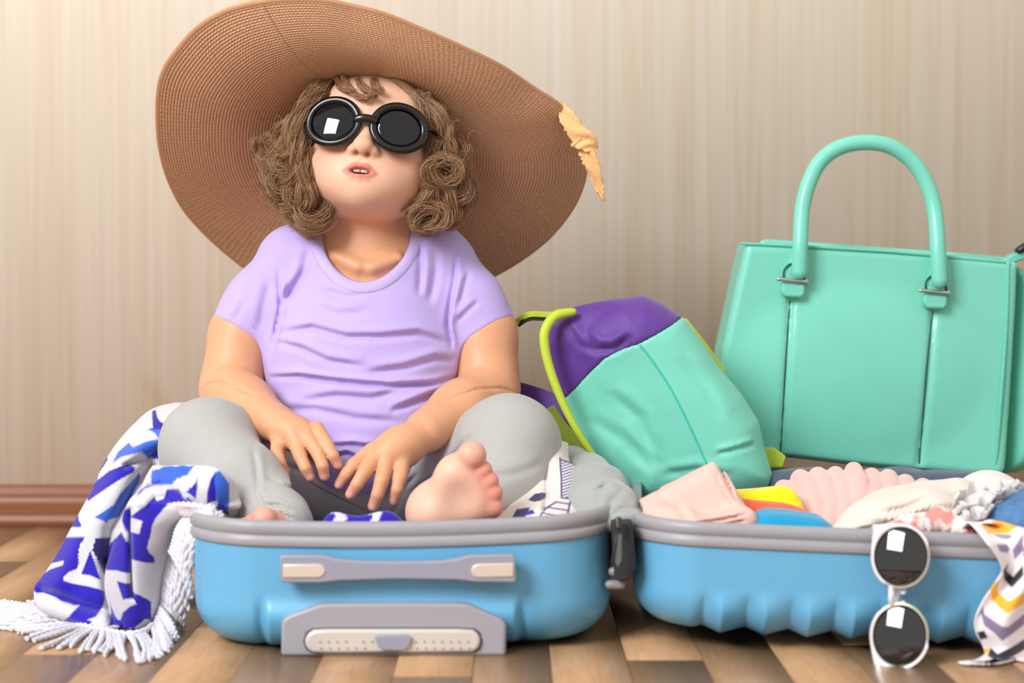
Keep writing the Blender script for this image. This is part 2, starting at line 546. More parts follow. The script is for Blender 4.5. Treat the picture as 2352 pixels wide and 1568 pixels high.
def floor_mat():
    m = bpy.data.materials.new('brown_laminate_floor'); t = NT(m); b = t.b
    oi = t.add('ShaderNodeObjectInfo'); tc = t.add('ShaderNodeTexCoord')
    add = t.add('ShaderNodeVectorMath', operation='ADD'); t.link(tc.outputs['Object'], add.inputs[0])
    sc = t.add('ShaderNodeMath', operation='MULTIPLY'); sc.inputs[1].default_value = 13.0; t.link(oi.outputs['Random'], sc.inputs[0]); t.link(sc.outputs[0], add.inputs[1])
    def nz(s, scale, d=4.0, dist=0.0):
        mp = t.add('ShaderNodeMapping'); mp.inputs['Scale'].default_value = s; t.link(add.outputs[0], mp.inputs['Vector'])
        n = t.add('ShaderNodeTexNoise', Scale=scale, Detail=d, Distortion=dist); t.link(mp.outputs['Vector'], n.inputs['Vector']); return n.outputs['Fac']
    a = nz((1, 0.35, 1), 22.0, 4.0, 0.8); c = nz((1, 0.06, 1), 260.0, 3.0)
    r1 = t.add('ShaderNodeValToRGB'); e = r1.color_ramp.elements
    e[0].position = 0.25; e[0].color = hexc('#AA845F'); e[1].position = 0.78; e[1].color = hexc('#B48E69')
    t.link(a, r1.inputs['Fac'])
    r2 = t.add('ShaderNodeValToRGB'); e = r2.color_ramp.elements
    e[0].position = 0.3; e[0].color = (0.90, 0.87, 0.84, 1); e[1].position = 0.6; e[1].color = (1.03, 1.03, 1.03, 1)
    t.link(c, r2.inputs['Fac'])
    mr = t.add('ShaderNodeMapRange'); mr.inputs['To Min'].default_value = 0.97; mr.inputs['To Max'].default_value = 1.02; t.link(oi.outputs['Random'], mr.inputs['Value'])
    m1 = t.add('ShaderNodeVectorMath', operation='MULTIPLY'); t.link(r1.outputs['Color'], m1.inputs[0]); t.link(r2.outputs['Color'], m1.inputs[1])
    m2 = t.add('ShaderNodeVectorMath', operation='MULTIPLY'); t.link(m1.outputs[0], m2.inputs[0]); t.link(mr.outputs['Result'], m2.inputs[1])
    t.link(m2.outputs[0], b.inputs['Base Color']); b.inputs['Roughness'].default_value = 0.33
    bp = t.add('ShaderNodeBump', Strength=0.15, Distance=0.0006); t.link(c, bp.inputs['Height']); t.link(bp.outputs['Normal'], b.inputs['Normal'])
    return m
FM = floor_mat()
V, Fq = box_arrays(-2.4, 2.4, -3.2, WALL_Y, -0.05, -0.0035)
floor = from_arrays('floor', V, Fq, mat('floor_joint', '#3A2A1E', rough=0.8), smooth=False); tag(floor, 'brown laminate floor of narrow wood strips', kind='structure')
pw, pl, gap = 0.0655, 0.62, 0.0007
me = None
k0 = 0
for i in range(-15, 16):
    off = (i * 0.37) % 1.0 * pl
    for j in range(-3, 4):
        y0 = j * pl + off - 0.5; y1 = y0 + pl
        y0c, y1c = max(y0, -1.25), min(y1, WALL_Y - 0.002)
        if y1c - y0c < 0.05: continue
        V, Fq = box_arrays(-pw / 2 + gap / 2, pw / 2 - gap / 2, y0c - y0 + gap / 2, y1c - y0 - gap / 2, -0.003, 0.0)
        o = from_arrays('plank', V + np.array([i * pw, y0, 0]), Fq, FM, floor, smooth=False)
# ------------------------------------------------------------------ the child
def rotm(pitch, yaw, roll):
    cx, sx = math.cos(pitch), math.sin(pitch); cz, sz = math.cos(yaw), math.sin(yaw); cy, sy = math.cos(roll), math.sin(roll)
    Rx = np.array([[1, 0, 0], [0, cx, -sx], [0, sx, cx]]); Rz = np.array([[cz, -sz, 0], [sz, cz, 0], [0, 0, 1]]); Ry = np.array([[cy, 0, sy], [0, 1, 0], [-sy, 0, cy]])
    return Ry @ Rz @ Rx
HR = rotm(math.radians(-17), math.radians(-2.5), math.radians(6))
HC = W(857, 354, 0.335)
def hl(x, y, z): return HC + HR @ (np.array([x, y, z]) / 1000.0)       # head-local millimetres to world
def hloc(P): return ((P - HC) @ HR) * 1000.0

body_root = empty('person', W(840, 1190, 0.32) * np.array([1, 1, 0]) + np.array([0, 0, 0.045]),
    'curly-haired toddler in lilac t-shirt and grey leggings sitting cross-legged in the open suitcase', 'person')

B = Field()
K = 0.012
# cranium, face
B.ell(hl(0, 6, 20), (.067, .084, .074), K, R=HR)
B.ell(hl(0, -20, -22), (.0600, .058, .052), .02, R=HR)
for s in (-1, 1):
    B.ell(hl(34 * s, -42, -29), (.0285, .026, .027), .02, R=HR)           # cheeks
    B.ell(hl(27 * s, -26, -49), (.025, .030, .024), .018, R=HR)            # jaw
B.ell(hl(0, -34, -58), (.030, .034, .021), .018, R=HR)                     # under the chin
B.ell(hl(0, -62, -66), (.0150, .0130, .0115), .018, R=HR)                 # chin
B.ell(hl(0, -66, -47), (.027, .0165, .020), .016, R=HR)                   # muzzle
B.ell(hl(0, -66, 26), (.046, .014, .024), .03, R=HR)                      # forehead
for s in (-1, 1):
    B.ell(hl(26 * s, -78, -1), (.017, .009, .010), .010, 's', R=HR)       # eye sockets
    B.ell(hl(27 * s, -66, -1), (.012, .009, .0085), .004, R=HR)           # closed lids
# nose
B.cone(hl(0, -74, 3), hl(0, -86.5, -22), .0068, .0085, .012)
B.ell(hl(0, -89, -25), (.0088, .0078, .0072), .006, R=HR)
for s in (-1, 1):
    B.ell(hl(10.4 * s, -81, -27.5), (.0062, .0078, .0058), .004, R=HR)
    B.ell(hl(5.8 * s, -87.5, -33), (.0034, .0052, .0032), .0016, 's', R=HR)
# philtrum, lips, mouth
B.cone(hl(0, -86, -35), hl(0, -85.5, -41), .0016, .002, .003, 's')
for s in (-1, 1):
    B.chain([hl(1.0 * s, -83.0, -44.2), hl(6 * s, -82.4, -44.0), hl(13 * s, -78.8, -47.4), hl(19.5 * s, -75.0, -51)], [.0021, .0024, .0018, .0008], .0034)
    B.chain([hl(0, -81.6, -54.8), hl(7 * s, -80.8, -54.6), hl(14 * s, -77.6, -53.0), hl(19.5 * s, -75.0, -51)], [.0032, .0029, .0018, .0008], .0035)
B.ell(hl(0, -83, -49.4), (.0116, .0098, .0033), .0016, 's', R=HR)
B.chain([hl(-17.5, -78.0, -51.0), hl(-8, -84, -49.6)], [.0007, .0011], .001, 's')
B.chain([hl(17.5, -78.0, -51.0), hl(8, -84, -49.6)], [.0007, .0011], .001, 's')
for s in (-1, 1):
    # ears
    B.ell(hl(67 * s, 8, -6), (.006, .012, .019), .006, R=HR)
    B.ell(hl(73 * s, 4, -5), (.004, .007, .012), .004, 's', R=HR)
# neck, trunk
B.cone(hl(0, 15, -50), W(842, 600, .356), .0395, .0445, .008)
for s in (-1, 1): B.ell(hl(21 * s, -56, -47), (.019, .016, .018), .018, R=HR)
B.ell(W(838, 705, .345), (.080, .056, .080), .03)
B.cone(W(735, 590, .352), W(945, 592, .352), .030, .030, .03)
B.ell(W(835, 870, .335), (.082, .062, .095), .03)
B.ell(W(838, 1040, .335), (.092, .070, .062), .03)
# collarbones, hollow of the throat
B.cone(W(770, 588, .300), W(822, 612, .292), .004, .005, .012)
B.cone(W(915, 592, .300), W(858, 614, .292), .004, .005, .012)
# arms
armL = [W(612, 640, .345), W(540, 870, .315)]
B.cone(W(648, 620, .350), W(556, 770, .330), .032, .0318, .008)
B.cone(W(556, 770, .330), W(532, 885, .312), .0325, .0335, .015)
B.cone(W(530, 900, .300), W(565, 932, .255), .0325, .0275, .004)
B.cone(W(565, 930, .258), W(622, 968, .212), .0275, .0205, .012)
B.cone(W(1032, 620, .350), W(1112, 770, .330), .032, .0318, .008)
B.cone(W(1112, 770, .330), W(1122, 892, .312), .0325, .0335, .015)
B.cone(W(1118, 908, .300), W(1058, 944, .252), .0330, .0290, .004)
B.cone(W(1058, 942, .255), W(978, 990, .208), .0290, .0215, .012)
# elbow creases
def crease(pts, y, w, a):
    B.fold(pts, w, a, y, ridge=0, depth=0.16)
crease([(458, 905), (480, 882), (512, 874), (560, 884), (606, 902)], .28, 5, .0022)
crease([(1194, 905), (1150, 890), (1100, 888), (1050, 902), (1020, 920)], .28, 5, .0022)
crease([(596, 1000), (604, 972), (622, 948), (640, 936)], .20, 5, .0008)
crease([(1002, 1025), (985, 995), (968, 968), (950, 948)], .19, 5, .0008)
# hands
B.ell(W(655, 985, .195), (.026, .020, .017), .012, R=rotm(math.radians(25), 0, math.radians(35)))
B.ell(W(688, 1000, .182), (.024, .018, .016), .010, R=rotm(math.radians(35), 0, math.radians(35)))
B.ell(W(925, 1025, .188), (.024, .020, .022), .012, R=rotm(math.radians(25), 0, math.radians(-35)))
B.ell(W(890, 1040, .178), (.023, .018, .016), .010, R=rotm(math.radians(35), 0, math.radians(-30)))
B.snap()
FK = .006
fingers = [
    [(640, 1002, .186), (636, 1040, .166), (645, 1065, .160), (657, 1084, .162)],
    [(668, 992, .180), (690, 1048, .158), (702, 1075, .152), (712, 1095, .154)],
    [(697, 988, .178), (731, 1042, .156), (741, 1070, .150), (745, 1093, .153)],
    [(728, 984, .180), (752, 1024, .162), (765, 1047, .157), (775, 1067, .159)],
    [(852, 1036, .176), (813, 1068, .162), (795, 1090, .160), (779, 1112, .162)],
    [(866, 1048, .172), (835, 1088, .150), (820, 1112, .146), (805, 1135, .148)],
    [(888, 1058, .170), (876, 1105, .148), (867, 1136, .144), (857, 1162, .147)],
    [(926, 1052, .176), (918, 1098, .156), (911, 1124, .152), (903, 1148, .155)],
    [(700, 1010, .192), (720, 1040, .196), (738, 1062, .194)],
    [(872, 1040, .192), (850, 1070, .196), (835, 1092, .194)],
]
FR = [.0072, .0066, .0058, .0050]
tips = []
for f in fingers:
    P3 = [W(*p) for p in f]
    g = 1.06 if f[0][0] > 800 else 1.0
    B.fork(P3, [r * g for r in (FR if len(f) == 4 else [.0085, .0075, .006])], FK)
    if len(f) == 4: tips.append((P3[-1], P3[-1] - P3[-2]))
# knuckle dimples
for px, py, y in ((650, 998, .17), (680, 992, .166), (709, 990, .162), (862, 1038, .160), (885, 1044, .158), (920, 1046, .162)):
    h_ = W(px, py, y)
# feet
heel = W(988, 1178, .055); ball = W(1062, 1100, .045)
B.ell(W(998, 1180, .054), (.023, .026, .022), .012)
B.cone(W(998, 1174, .056), W(1058, 1098, .046), .021, .0205, .014)
B.cone(W(1010, 1180, .058), W(1098, 1150, .046), .0185, .0195, .016)
B.ell(W(1052, 1100, .038), (.020, .013, .022), .012)
B.ell(W(1098, 1145, .040), (.017, .012, .020), .012)
B.cone(W(1010, 1165, .075), W(1110, 1165, .125), .023, .027, .02)
B.ell(W(1050, 1150, .016), (.010, .008, .012), .016, 's')
B.snap()
toes = [((1062, 1078, .044), (1084, 1046, .034), .0118, .0132), ((1092, 1098, .044), (1108, 1080, .036), .0086, .0092),
        ((1105, 1118, .044), (1124, 1105, .036), .0082, .0088), ((1112, 1138, .044), (1134, 1132, .036), .0080, .0086),
        ((1112, 1160, .044), (1133, 1165, .036), .0084, .0094)]
for a, b, r0, r1 in toes: B.fork([W(*a), W(*b)], [r0, r1], .004)
B.ell(W(655, 1214, .085), (.018, .026, .013), .01)
B.cone(W(655, 1208, .09), W(640, 1190, .12), .018, .022, .02)
B.cone(W(655, 1212, .085), W(625, 1206, .062), .018, .013, .012)
B.snap()
for a, b, r0, r1 in [((630, 1204, .068), (606, 1194, .050), .0115, .0120), ((612, 1212, .07), (580, 1200, .052), .0080, .0082), ((604, 1220, .07), (562, 1208, .056), .0075, .0078)]:
    B.fork([W(*a), W(*b)], [r0, r1], .004)

SKIN = np.array(lin([218, 160, 122])); PINKC = np.array(lin([222, 138, 108])); LIP = np.array(lin([200, 100, 100])); NAIL = np.array(lin([232, 176, 168]))
SOLE = np.array(lin([230, 192, 178])); TOE = np.array(lin([222, 120, 104])); PALE = np.array(lin([232, 190, 164]))
def skin_color(V):
    c = np.tile(SKIN, (len(V), 1)); L = hloc(V)
    def mixin(w, col):
        nonlocal c
        w = np.clip(w, 0, 1)[:, None]; c = c * (1 - w) + col * w
    near = np.abs(L).max(1) < 130
    mixin(np.clip((L[:, 2] + 130) / 40, 0, 1) * np.clip((V[:, 2] - .35) / .07, 0, 1) * .85, np.array(lin([233, 188, 162])))
    for s in (-1, 1):
        d = np.linalg.norm((L - np.array([37 * s, -62, -26])) / np.array([20, 26, 17]), axis=1); mixin(near * np.exp(-d * d) * 0.60, PINKC)
    d = np.linalg.norm((L - np.array([0, -90, -24])) / np.array([10, 9, 7]), axis=1); mixin(near * np.exp(-d * d) * 0.35, PINKC)
    d = np.linalg.norm((L - np.array([0, -70, -68])) / np.array([22, 20, 14]), axis=1); mixin(near * np.exp(-d * d) * 0.5, PALE)
    # lips follow the lip ridges
    x = np.abs(L[:, 0]); z = L[:, 2]
    up = np.interp(x, [0, 1.5, 6, 12, 19, 30], [-42.2, -41.2, -41.0, -43.8, -50.4, -50.8]); lo = np.interp(x, [0, 7, 14, 18.5, 30], [-57.8, -57.2, -55.0, -51.4, -51.0])
    inside = np.minimum(up - z, z - lo)
    w = np.clip(inside / 2.0 + 0.35, 0, 1) * (L[:, 1] < -66) * np.clip((20 - x) / 2, 0, 1) * near
    mixin(w * 0.78, LIP)
    # inside of the mouth and nostrils
    d = np.linalg.norm((L - np.array([0, -75, -49.2])) / np.array([10.5, 8.0, 3.4]), axis=1); mixin(near * (d < 1) * 0.85, np.array(lin([70, 28, 26])))
    for s in (-1, 1):
        d = np.linalg.norm((L - np.array([5.3 * s, -84, -31.5])) / np.array([3.4, 5, 3.2]), axis=1); mixin(near * np.clip(1.3 - d, 0, 1) * 0.75, np.array(lin([120, 50, 40])))
    # finger tips and nails
    for p, dr in tips:
        d = np.linalg.norm(V - p, axis=1); mixin(np.exp(-(d / .008) ** 2) * 0.35, TOE)
        q = p + np.array([0, -0.0045, .0012]) + dr / np.linalg.norm(dr) * .0012
        dn = dr / np.linalg.norm(dr); r = V - q; al = r @ dn; pe = np.linalg.norm(r - al[:, None] * dn, axis=1)
        e = np.hypot(al / .0040, pe / .0033); mixin(np.clip((1.05 - e) * 6, 0, 1) * 0.75, NAIL)
    # soles and toes
    m = (V[:, 1] < .1) & (V[:, 2] < .2)
    mixin(m * 0.55, SOLE)
    for a, b, r0, r1 in toes + [((0, 0, 0), (606, 1194, .050), 0, 0), ((0, 0, 0), (580, 1200, .052), 0, 0)]:
        d = np.linalg.norm(V - W(*b), axis=1); mixin(np.exp(-(d / .012) ** 2) * 0.72, TOE)
    return c

skin = mat('skin', '#E8BC9E', rough=0.48, sss=0.22, vcol=True, noise=0.035, nscale=60, bump=0.08, bscale=900, bdist=0.0003, spec=0.4)
body = sculpt('body', B, (-.35, -.02, .03), (.07, .46, .56), .0016, skin, body_root, skin_color, it=1)

# teeth
for s in (-1, 1):
    Ft = Field(); Ft.box(hl(3.7 * s, -78.6, -46.3), (.0036, .0016, .0034), .0012, R=HR)
    c = hl(3.7 * s, -78.6, -46.3)
    sculpt('tooth', Ft, c - .008, c + .008, .0007, mat('enamel', '#CDB9AE', rough=0.25, sss=0.1), body_root, it=2)

# ------------------------------------------------------------------ t-shirt
S = Field()
def sleeve(a, m_, b, ra, rm, rb):
    a, m_, b = W(*a), W(*m_), W(*b)
    S.cone(a, m_, ra, rm, .022); S.cone(m_, b + (b - m_) * 0.5, rm, rb + (rb - rm) * 0.5, .016)
    d = (b - m_) / np.linalg.norm(b - m_)
    def capfn(P): return np.where(np.linalg.norm(P - b, axis=1) < .075, -(P - b) @ d, .05)
    return b, d, capfn
bL, dL, cL = sleeve((670, 620, .350), (600, 705, .338), (556, 771, .329), .0385, .0375, .0362)
bR, dR, cR = sleeve((1012, 620, .350), (1072, 705, .338), (1114, 773, .329), .0385, .0380, .0370)
S.cut(cL, bL, .08, .002); S.cut(cR, bR, .08, .002)
# hollow sleeves and neck
def hollow(m_, b, r, R_):
    S.cone(b + (b - m_) * 0.55, b - (b - m_) * 0.12, r + .001, r - .004, .001, 's')
hollow(W(592, 700, .338), bL, .0322, 0); hollow(W(1080, 700, .338), bR, .0332, 0)
S.ell(W(836, 700, .340), (.0935, .064, .088), .02)
S.cone(W(690, 594, .352), W(995, 596, .352), .0365, .0365, .02)
S.ell(W(834, 790, .325), (.0935, .066, .065), .03)
S.ell(W(832, 880, .322), (.0975, .074, .092), .03)
S.ell(W(838, 990, .312), (.090, .076, .055), .03)
S.ell(W(850, 1062, .292), (.074, .060, .036), .02)
# creases at the armholes and folds over the belly
for pts, w, a in [
    ([(632, 615), (636, 660), (640, 705), (632, 745), (622, 800)], 8, .0040),
    ([(1046, 565), (1043, 640), (1032, 700), (1026, 745), (1038, 806)], 8, .0040),
    ([(640, 705), (668, 660), (700, 612)], 14, .0030), ([(645, 690), (690, 640), (705, 560)], 16, .0026),
    ([(640, 765), (720, 752), (800, 772), (880, 772), (960, 765), (1030, 790)], 12, .0042),
    ([(635, 785), (700, 800), (760, 826), (840, 838)], 11, .0036),
    ([(612, 868), (690, 862), (780, 872), (900, 882), (1000, 880), (1048, 868)], 9, .0052),
    ([(850, 852), (930, 842), (1000, 822), (1044, 830)], 12, .0040),
    ([(690, 918), (780, 905), (860, 910), (930, 890)], 13, .0032),
    ([(900, 940), (960, 918), (1042, 890)], 11, .0046), ([(640, 940), (730, 935), (830, 955), (930, 962)], 14, .0030),
    ([(770, 1016), (820, 1012), (870, 1018)], 8, .0045), ([(770, 1040), (805, 1030), (840, 1048)], 8, .0045), ([(790, 1075), (830, 1060), (850, 1090)], 8, .0035),
    ([(960, 560), (965, 610), (962, 680)], 12, .0032), ([(1000, 560), (1000, 620), (985, 700)], 14, .0022),
    ([(735, 665), (790, 680), (840, 682)], 12, .0020), ([(715, 700), (780, 720), (850, 716)], 14, .0018),
    ([(1055, 700), (1065, 660), (1075, 620)], 9, .0030), ([(1048, 740), (1100, 690)], 10, .0024),
    ([(590, 760), (600, 700), (612, 640)], 14, .0018), ([(530, 740), (560, 690)], 12, .0014),
]: S.fold(pts, w, a, .28, depth=.2)
S.disp(lambda P: .0009 * fbm(P * np.array([1, 1, 1.6]), 55, 3, 2))
NK = [(733, 520), (735, 548), (748, 592), (780, 632), (828, 652), (880, 640), (922, 603), (944, 560), (947, 520)]
nkp = np.array(NK + [(947, 380), (733, 380)], float)
def neckcut(P):
    px, py = PX(P)
    d = sdpoly(px, py, nkp) / 2210.0
    return np.where(P[:, 1] < .40, d, .03)
S.cut(neckcut, W(838, 570, .33), .16, .0015)
cot = mat('lilac_cotton', '#BCA9E3', rough=0.9, noise=0.03, nscale=25, bump=0.25, bscale=1500, bdist=0.0004, sheen=0.25, spec=0.2)
shirt = sculpt('shirt', S, (-.34, .16, .10), (.04, .46, .46), .0018, cot, body_root, it=2); shirt['label'] = 'lilac cotton t-shirt'
# neckband: a flat band on the edge of the neckline
nb = catmull(np.array(NK), 90)
S2 = Field(); S2.ops = [o for o in S.ops if not (o[0] == 's' and o[3] == .16)]
rows = []
NKc = np.array([840, 540.0])
Pw = []
for q in nb:
    dirv = q - NKc; dirv /= np.linalg.norm(dirv)
    row = []
    for off in (-3, 0, 10, 19, 23):
        h = S2.hit(q[0] + dirv[0] * off, q[1] + dirv[1] * off, .15, .42)
        row.append(h if h is not None else (row[-1] if row else (Pw[-1][0] if Pw else W(q[0], q[1], .33))))
    Pw.append(row)
Pw = np.array(Pw)
ker = np.ones(9) / 9
for j in range(5):
    for a in range(3):
        Pw[:, j, a] = np.convolve(np.pad(Pw[:, j, a], 4, mode='edge'), ker, 'valid')
lift = np.array([-.0008, .0004, .0008, .0006, -.0010])
for j in range(5): Pw[:, j, 1] -= lift[j]
Pw[:, 0, 1] += .004; 
band = from_arrays('neckband', Pw.reshape(-1, 3), grid_faces(len(Pw), 5), mat('lilac_rib', '#BFAEE4', rough=0.9, bump=0.3, bscale=900, bdist=0.0004, sheen=0.2, spec=0.2), shirt)
solid(band, .0016, 0)
# stitched hems on the sleeves
for b, d, r, m_ in ((bL, dL, .0352, W(592, 700, .338)), (bR, dR, .0362, W(1080, 700, .338))):
    u = np.cross(d, [0, 1, 0]); u /= np.linalg.norm(u); v = np.cross(d, u); a = np.linspace(0, 2 * np.pi, 60, endpoint=False)
    for k, rr in ((.0085, .0004),):
        P = []
        for t in a:
            dirv = math.cos(t) * u + math.sin(t) * v; c = b - d * k
            ss = np.linspace(.028, .048, 60); X = c + ss[:, None] * dirv; dd = S(X); i = np.argmax(dd > 0)
            P.append(X[i] if dd[i] > 0 else c + .036 * dirv)
        P = np.array(P)
        for ax in range(3): P[:, ax] = np.convolve(np.concatenate([P[-3:, ax], P[:, ax], P[:3, ax]]), np.ones(7) / 7, 'valid')
        tube('hem_stitch', P, rr, mat('lilac_thread', '#A896D2', rough=0.9), shirt, seg=6, closed=True)

# ------------------------------------------------------------------ leggings
G = Field()
G.ell(W(838, 1085, .335), (.098, .080, .062), .02)
G.cone(W(720, 1105, .335), W(500, 1045, .225), .062, .047, .03)
G.ell(W(478, 1022, .205), (.046, .045, .0455), .02)
G.cone(W(478, 1030, .200), W(560, 1120, .135), .0440, .0380, .015)
G.cone(W(560, 1120, .135), W(632, 1186, .100), .0380, .0290, .015)
G.cone(W(632, 1186, .100), W(660, 1202, .082), .0290, .0235, .01)
G.cone(W(960, 1100, .330), W(1150, 1030, .220), .060, .047, .03)
G.ell(W(1176, 1014, .200), (.0450, .046, .0455), .02)
G.cone(W(1178, 1025, .195), W(1158, 1105, .155), .0435, .0370, .015)
G.cone(W(1158, 1105, .155), W(1118, 1180, .125), .0370, .0300, .015)
for pts, w, a, y in [
    ([(585, 1020), (600, 1060), (612, 1120), (640, 1170)], 9, .0022, .14),
    ([(650, 1062), (700, 1085), (800, 1130)], 10, .0025, .24),
    ([(930, 1150), (1000, 1100), (1050, 1040), (1080, 990)], 10, .0035, .2),
    ([(900, 1190), (920, 1130), (960, 1090)], 9, .0030, .22),
    ([(612, 1150), (650, 1150), (685, 1165)], 6, .0030, .1), ([(620, 1168), (655, 1166), (690, 1182)], 6, .0030, .1), ([(625, 1185), (660, 1182), (695, 1196)], 6, .0026, .1),
    ([(1060, 1000), (1030, 1060), (1035, 1120)], 12, .0020, .18),
    ([(420, 1100), (480, 1085), (560, 1100)], 13, .0018, .15), ([(1110, 1090), (1180, 1080), (1250, 1060)], 14, .0014, .15),
]: G.fold(pts, w, a, y, depth=.2)
G.disp(lambda P: .0007 * fbm(P, 60, 5, 2))
# keep clear of the seat shell underneath
G.cut(lambda P: P[:, 2] - .030, k=.004)
gm = mat('grey_melange_jersey', '#ACAAA7', rough=0.92, noise=0.09, nscale=1.0, stretch=(380, 380, 1400), bump=0.2, bscale=2.0, bdist=0.0004, sheen=0.2, spec=0.2)
legs = sculpt('leggings', G, (-.36, .04, .02), (.09, .46, .24), .0020, gm, body_root, it=2); legs['label'] = 'grey melange leggings'
def hitg(x, y):
    h = G.hit(x, y, .02, .4); return W(x, y, .22) if h is None else h
sq = catmull([(700, 1098), (740, 1122), (800, 1152), (860, 1180)], 40)
tube('seam', catmull(np.array([hitg(*q) for q in sq])[::5], 40) , .0006, mat('grey_thread', '#77736F', rough=0.9), legs, seg=6)
# ------------------------------------------------------------------ hair: a dark under-volume and curling strands
Hb = Field()
Hb.ell(hl(0, 14, 26), (.0715, .083, .074), .01, R=HR)
for px, py, y, rx, ry, rz in [(690, 300, .345, .022, .035, .045), (668, 385, .345, .026, .035, .036), (700, 455, .350, .024, .032, .030),
        (722, 498, .350, .013, .026, .015), (1014, 300, .350, .018, .035, .045), (1020, 400, .345, .022, .034, .036), (992, 470, .350, .022, .034, .026), (975, 508, .350, .016, .026, .012), (850, 430, .40, .06, .03, .05)]:
    Hb.ell(W(px, py, y), (rx, ry, rz), .015)
Hb.cone(hl(0, -70, -40), hl(0, -68, 30), .0535, .0525, .006, 's')
Hb.cut(lambda P: -(P[:, 1] - .287), k=.01)
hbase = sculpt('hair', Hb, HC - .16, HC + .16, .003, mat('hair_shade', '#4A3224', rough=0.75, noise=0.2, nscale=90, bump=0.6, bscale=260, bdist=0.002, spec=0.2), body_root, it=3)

strands = []
def lock(pts, n, rad, curl_r, turns, frizz=.0012, m=46, taper=.35, phase=None, flat=1.0):
    """pts: guide points in world space; the lock is n strands spread over radius rad that wind round the guide."""
    P = catmull(pts, m); T, N, Bn = frames(P)
    ph0 = RNG.random() * 6.28 if phase is None else phase
    t = np.linspace(0, 1, m)
    env = np.clip(t * 3.0, 0, 1) * (1 - 0.25 * t)
    cen = P + curl_r * env[:, None] * (np.cos(ph0 + turns * 6.28 * t)[:, None] * N + np.sin(ph0 + turns * 6.28 * t)[:, None] * Bn)
    for i in range(n):
        a = RNG.random() * 6.28; r = rad * math.sqrt(RNG.random())
        ox, oy = r * math.cos(a), r * math.sin(a) * flat
        w = (1 - (1 - taper) * t ** 1.5)
        wob = catmull(np.vstack([[0, 0, 0], RNG.normal(size=(4, 3))]), m) * frizz
        e = int(m * (0.82 + 0.18 * RNG.random()))
        q = cen + (ox * w)[:, None] * N + (oy * w)[:, None] * Bn + wob
        strands.append(q[:e])
def spiral(cpx, cpy, y, r0, r1, a0, turns, n=14, dy=.012):
    out = []
    ro = RNG.uniform(-.5, .5); dx = RNG.uniform(-8, 8); dz = RNG.uniform(-6, 6)
    for i in range(n):
        t = i / (n - 1); a = math.radians(a0) + turns * 2 * math.pi * t; r = r0 + (r1 - r0) * t
        u, v = 1.15 * r * math.cos(a), .82 * r * math.sin(a)
        out.append(W(cpx + dx + u * math.cos(ro) - v * math.sin(ro), cpy + dz + u * math.sin(ro) + v * math.cos(ro), y - dy * math.sin(math.pi * t) + .012 * t))
    return out
# left mass (photo left): locks from the temple outwards and down, ends flicking up or curling under
LG = [
    [(745, 205, .275), (715, 250, .270), (690, 300, .275), (665, 345, .290), (625, 350, .305), (612, 335, .31)],
    [(738, 215, .275), (705, 275, .270), (690, 330, .275), (672, 370, .285), (640, 385, .300), (608, 362, .310)],
    [(730, 230, .280), (700, 290, .275), (685, 350, .275), (668, 400, .282), (640, 415, .295), (620, 400, .31)],
    [(725, 240, .285), (700, 310, .275), (695, 380, .272), (680, 430, .280), (655, 450, .295), (640, 430, .31)],
    [(712, 270, .285), (700, 340, .272), (700, 400, .272), (695, 450, .278), (672, 480, .290), (655, 465, .300)],
    [(708, 300, .280), (703, 370, .270), (708, 430, .272), (712, 475, .276), (700, 510, .285), (680, 500, .30)],
    [(706, 330, .280), (704, 400, .272), (715, 455, .275), (728, 500, .280), (715, 525, .285), (690, 512, .292)],
    [(690, 270, .300), (660, 320, .300), (640, 350, .305), (615, 340, .31), (605, 325, .315)],
    [(700, 260, .300), (680, 330, .295), (655, 390, .300), (632, 430, .305), (645, 465, .31)],
    [(700, 300, .300), (680, 380, .295), (665, 440, .298), (680, 485, .300), (705, 500, .300)],
]
for g in LG:
    for r in range(6):
        j = RNG.normal(size=(len(g), 3)) * np.array([7, 7, .005])
        lock([W(p[0] - 8 + q[0], p[1] + q[1], p[2] + q[2]) for p, q in zip(g, j)], 84, .0070, .0035 + .004 * RNG.random(), 1.2 + RNG.random() * 1.4, .0015)
for c in [((720, 492, .282, 38, 10, -100, -1.6)), ((712, 480, .278, 34, 12, -60, 1.4)), ((650, 362, .295, 34, 12, -20, 1.3)), ((655, 420, .290, 30, 10, 0, 1.4)), ((690, 450, .280, 32, 10, -70, -1.4)), ((640, 400, .302, 30, 14, -120, -1.2))]:
    for _ in range(2): lock(spiral(c[0][0] if isinstance(c[0], tuple) else c[0], c[1], c[2], c[3], c[3] * .55, c[5], .95 * (1 if c[6] > 0 else -1), n=12, dy=.016), 60, .0068, .002, .8, .0020)
RGT = [
    [(950, 215, .285), (985, 265, .280), (1010, 300, .285), (1025, 345, .290), (1050, 330, .305)],
    [(960, 235, .285), (995, 285, .280), (1020, 335, .283), (1040, 380, .290), (1062, 370, .305)],
    [(985, 260, .290), (1005, 310, .285), (1030, 370, .290), (1045, 420, .295), (1060, 440, .305)],
    [(990, 300, .285), (1000, 360, .278), (1030, 420, .285), (1050, 470, .295), (1030, 500, .30)],
    [(992, 330, .282), (985, 400, .275), (1000, 450, .280), (1030, 500, .285), (1010, 525, .29)],
    [(990, 380, .282), (970, 430, .280), (950, 480, .290), (955, 520, .292), (985, 530, .292)],
    [(1000, 300, .300), (1040, 380, .300), (1060, 440, .305), (1050, 490, .305), (1030, 515, .31)],
    [(1005, 400, .290), (980, 450, .285), (965, 495, .288), (975, 525, .290), (1005, 520, .295)],
]
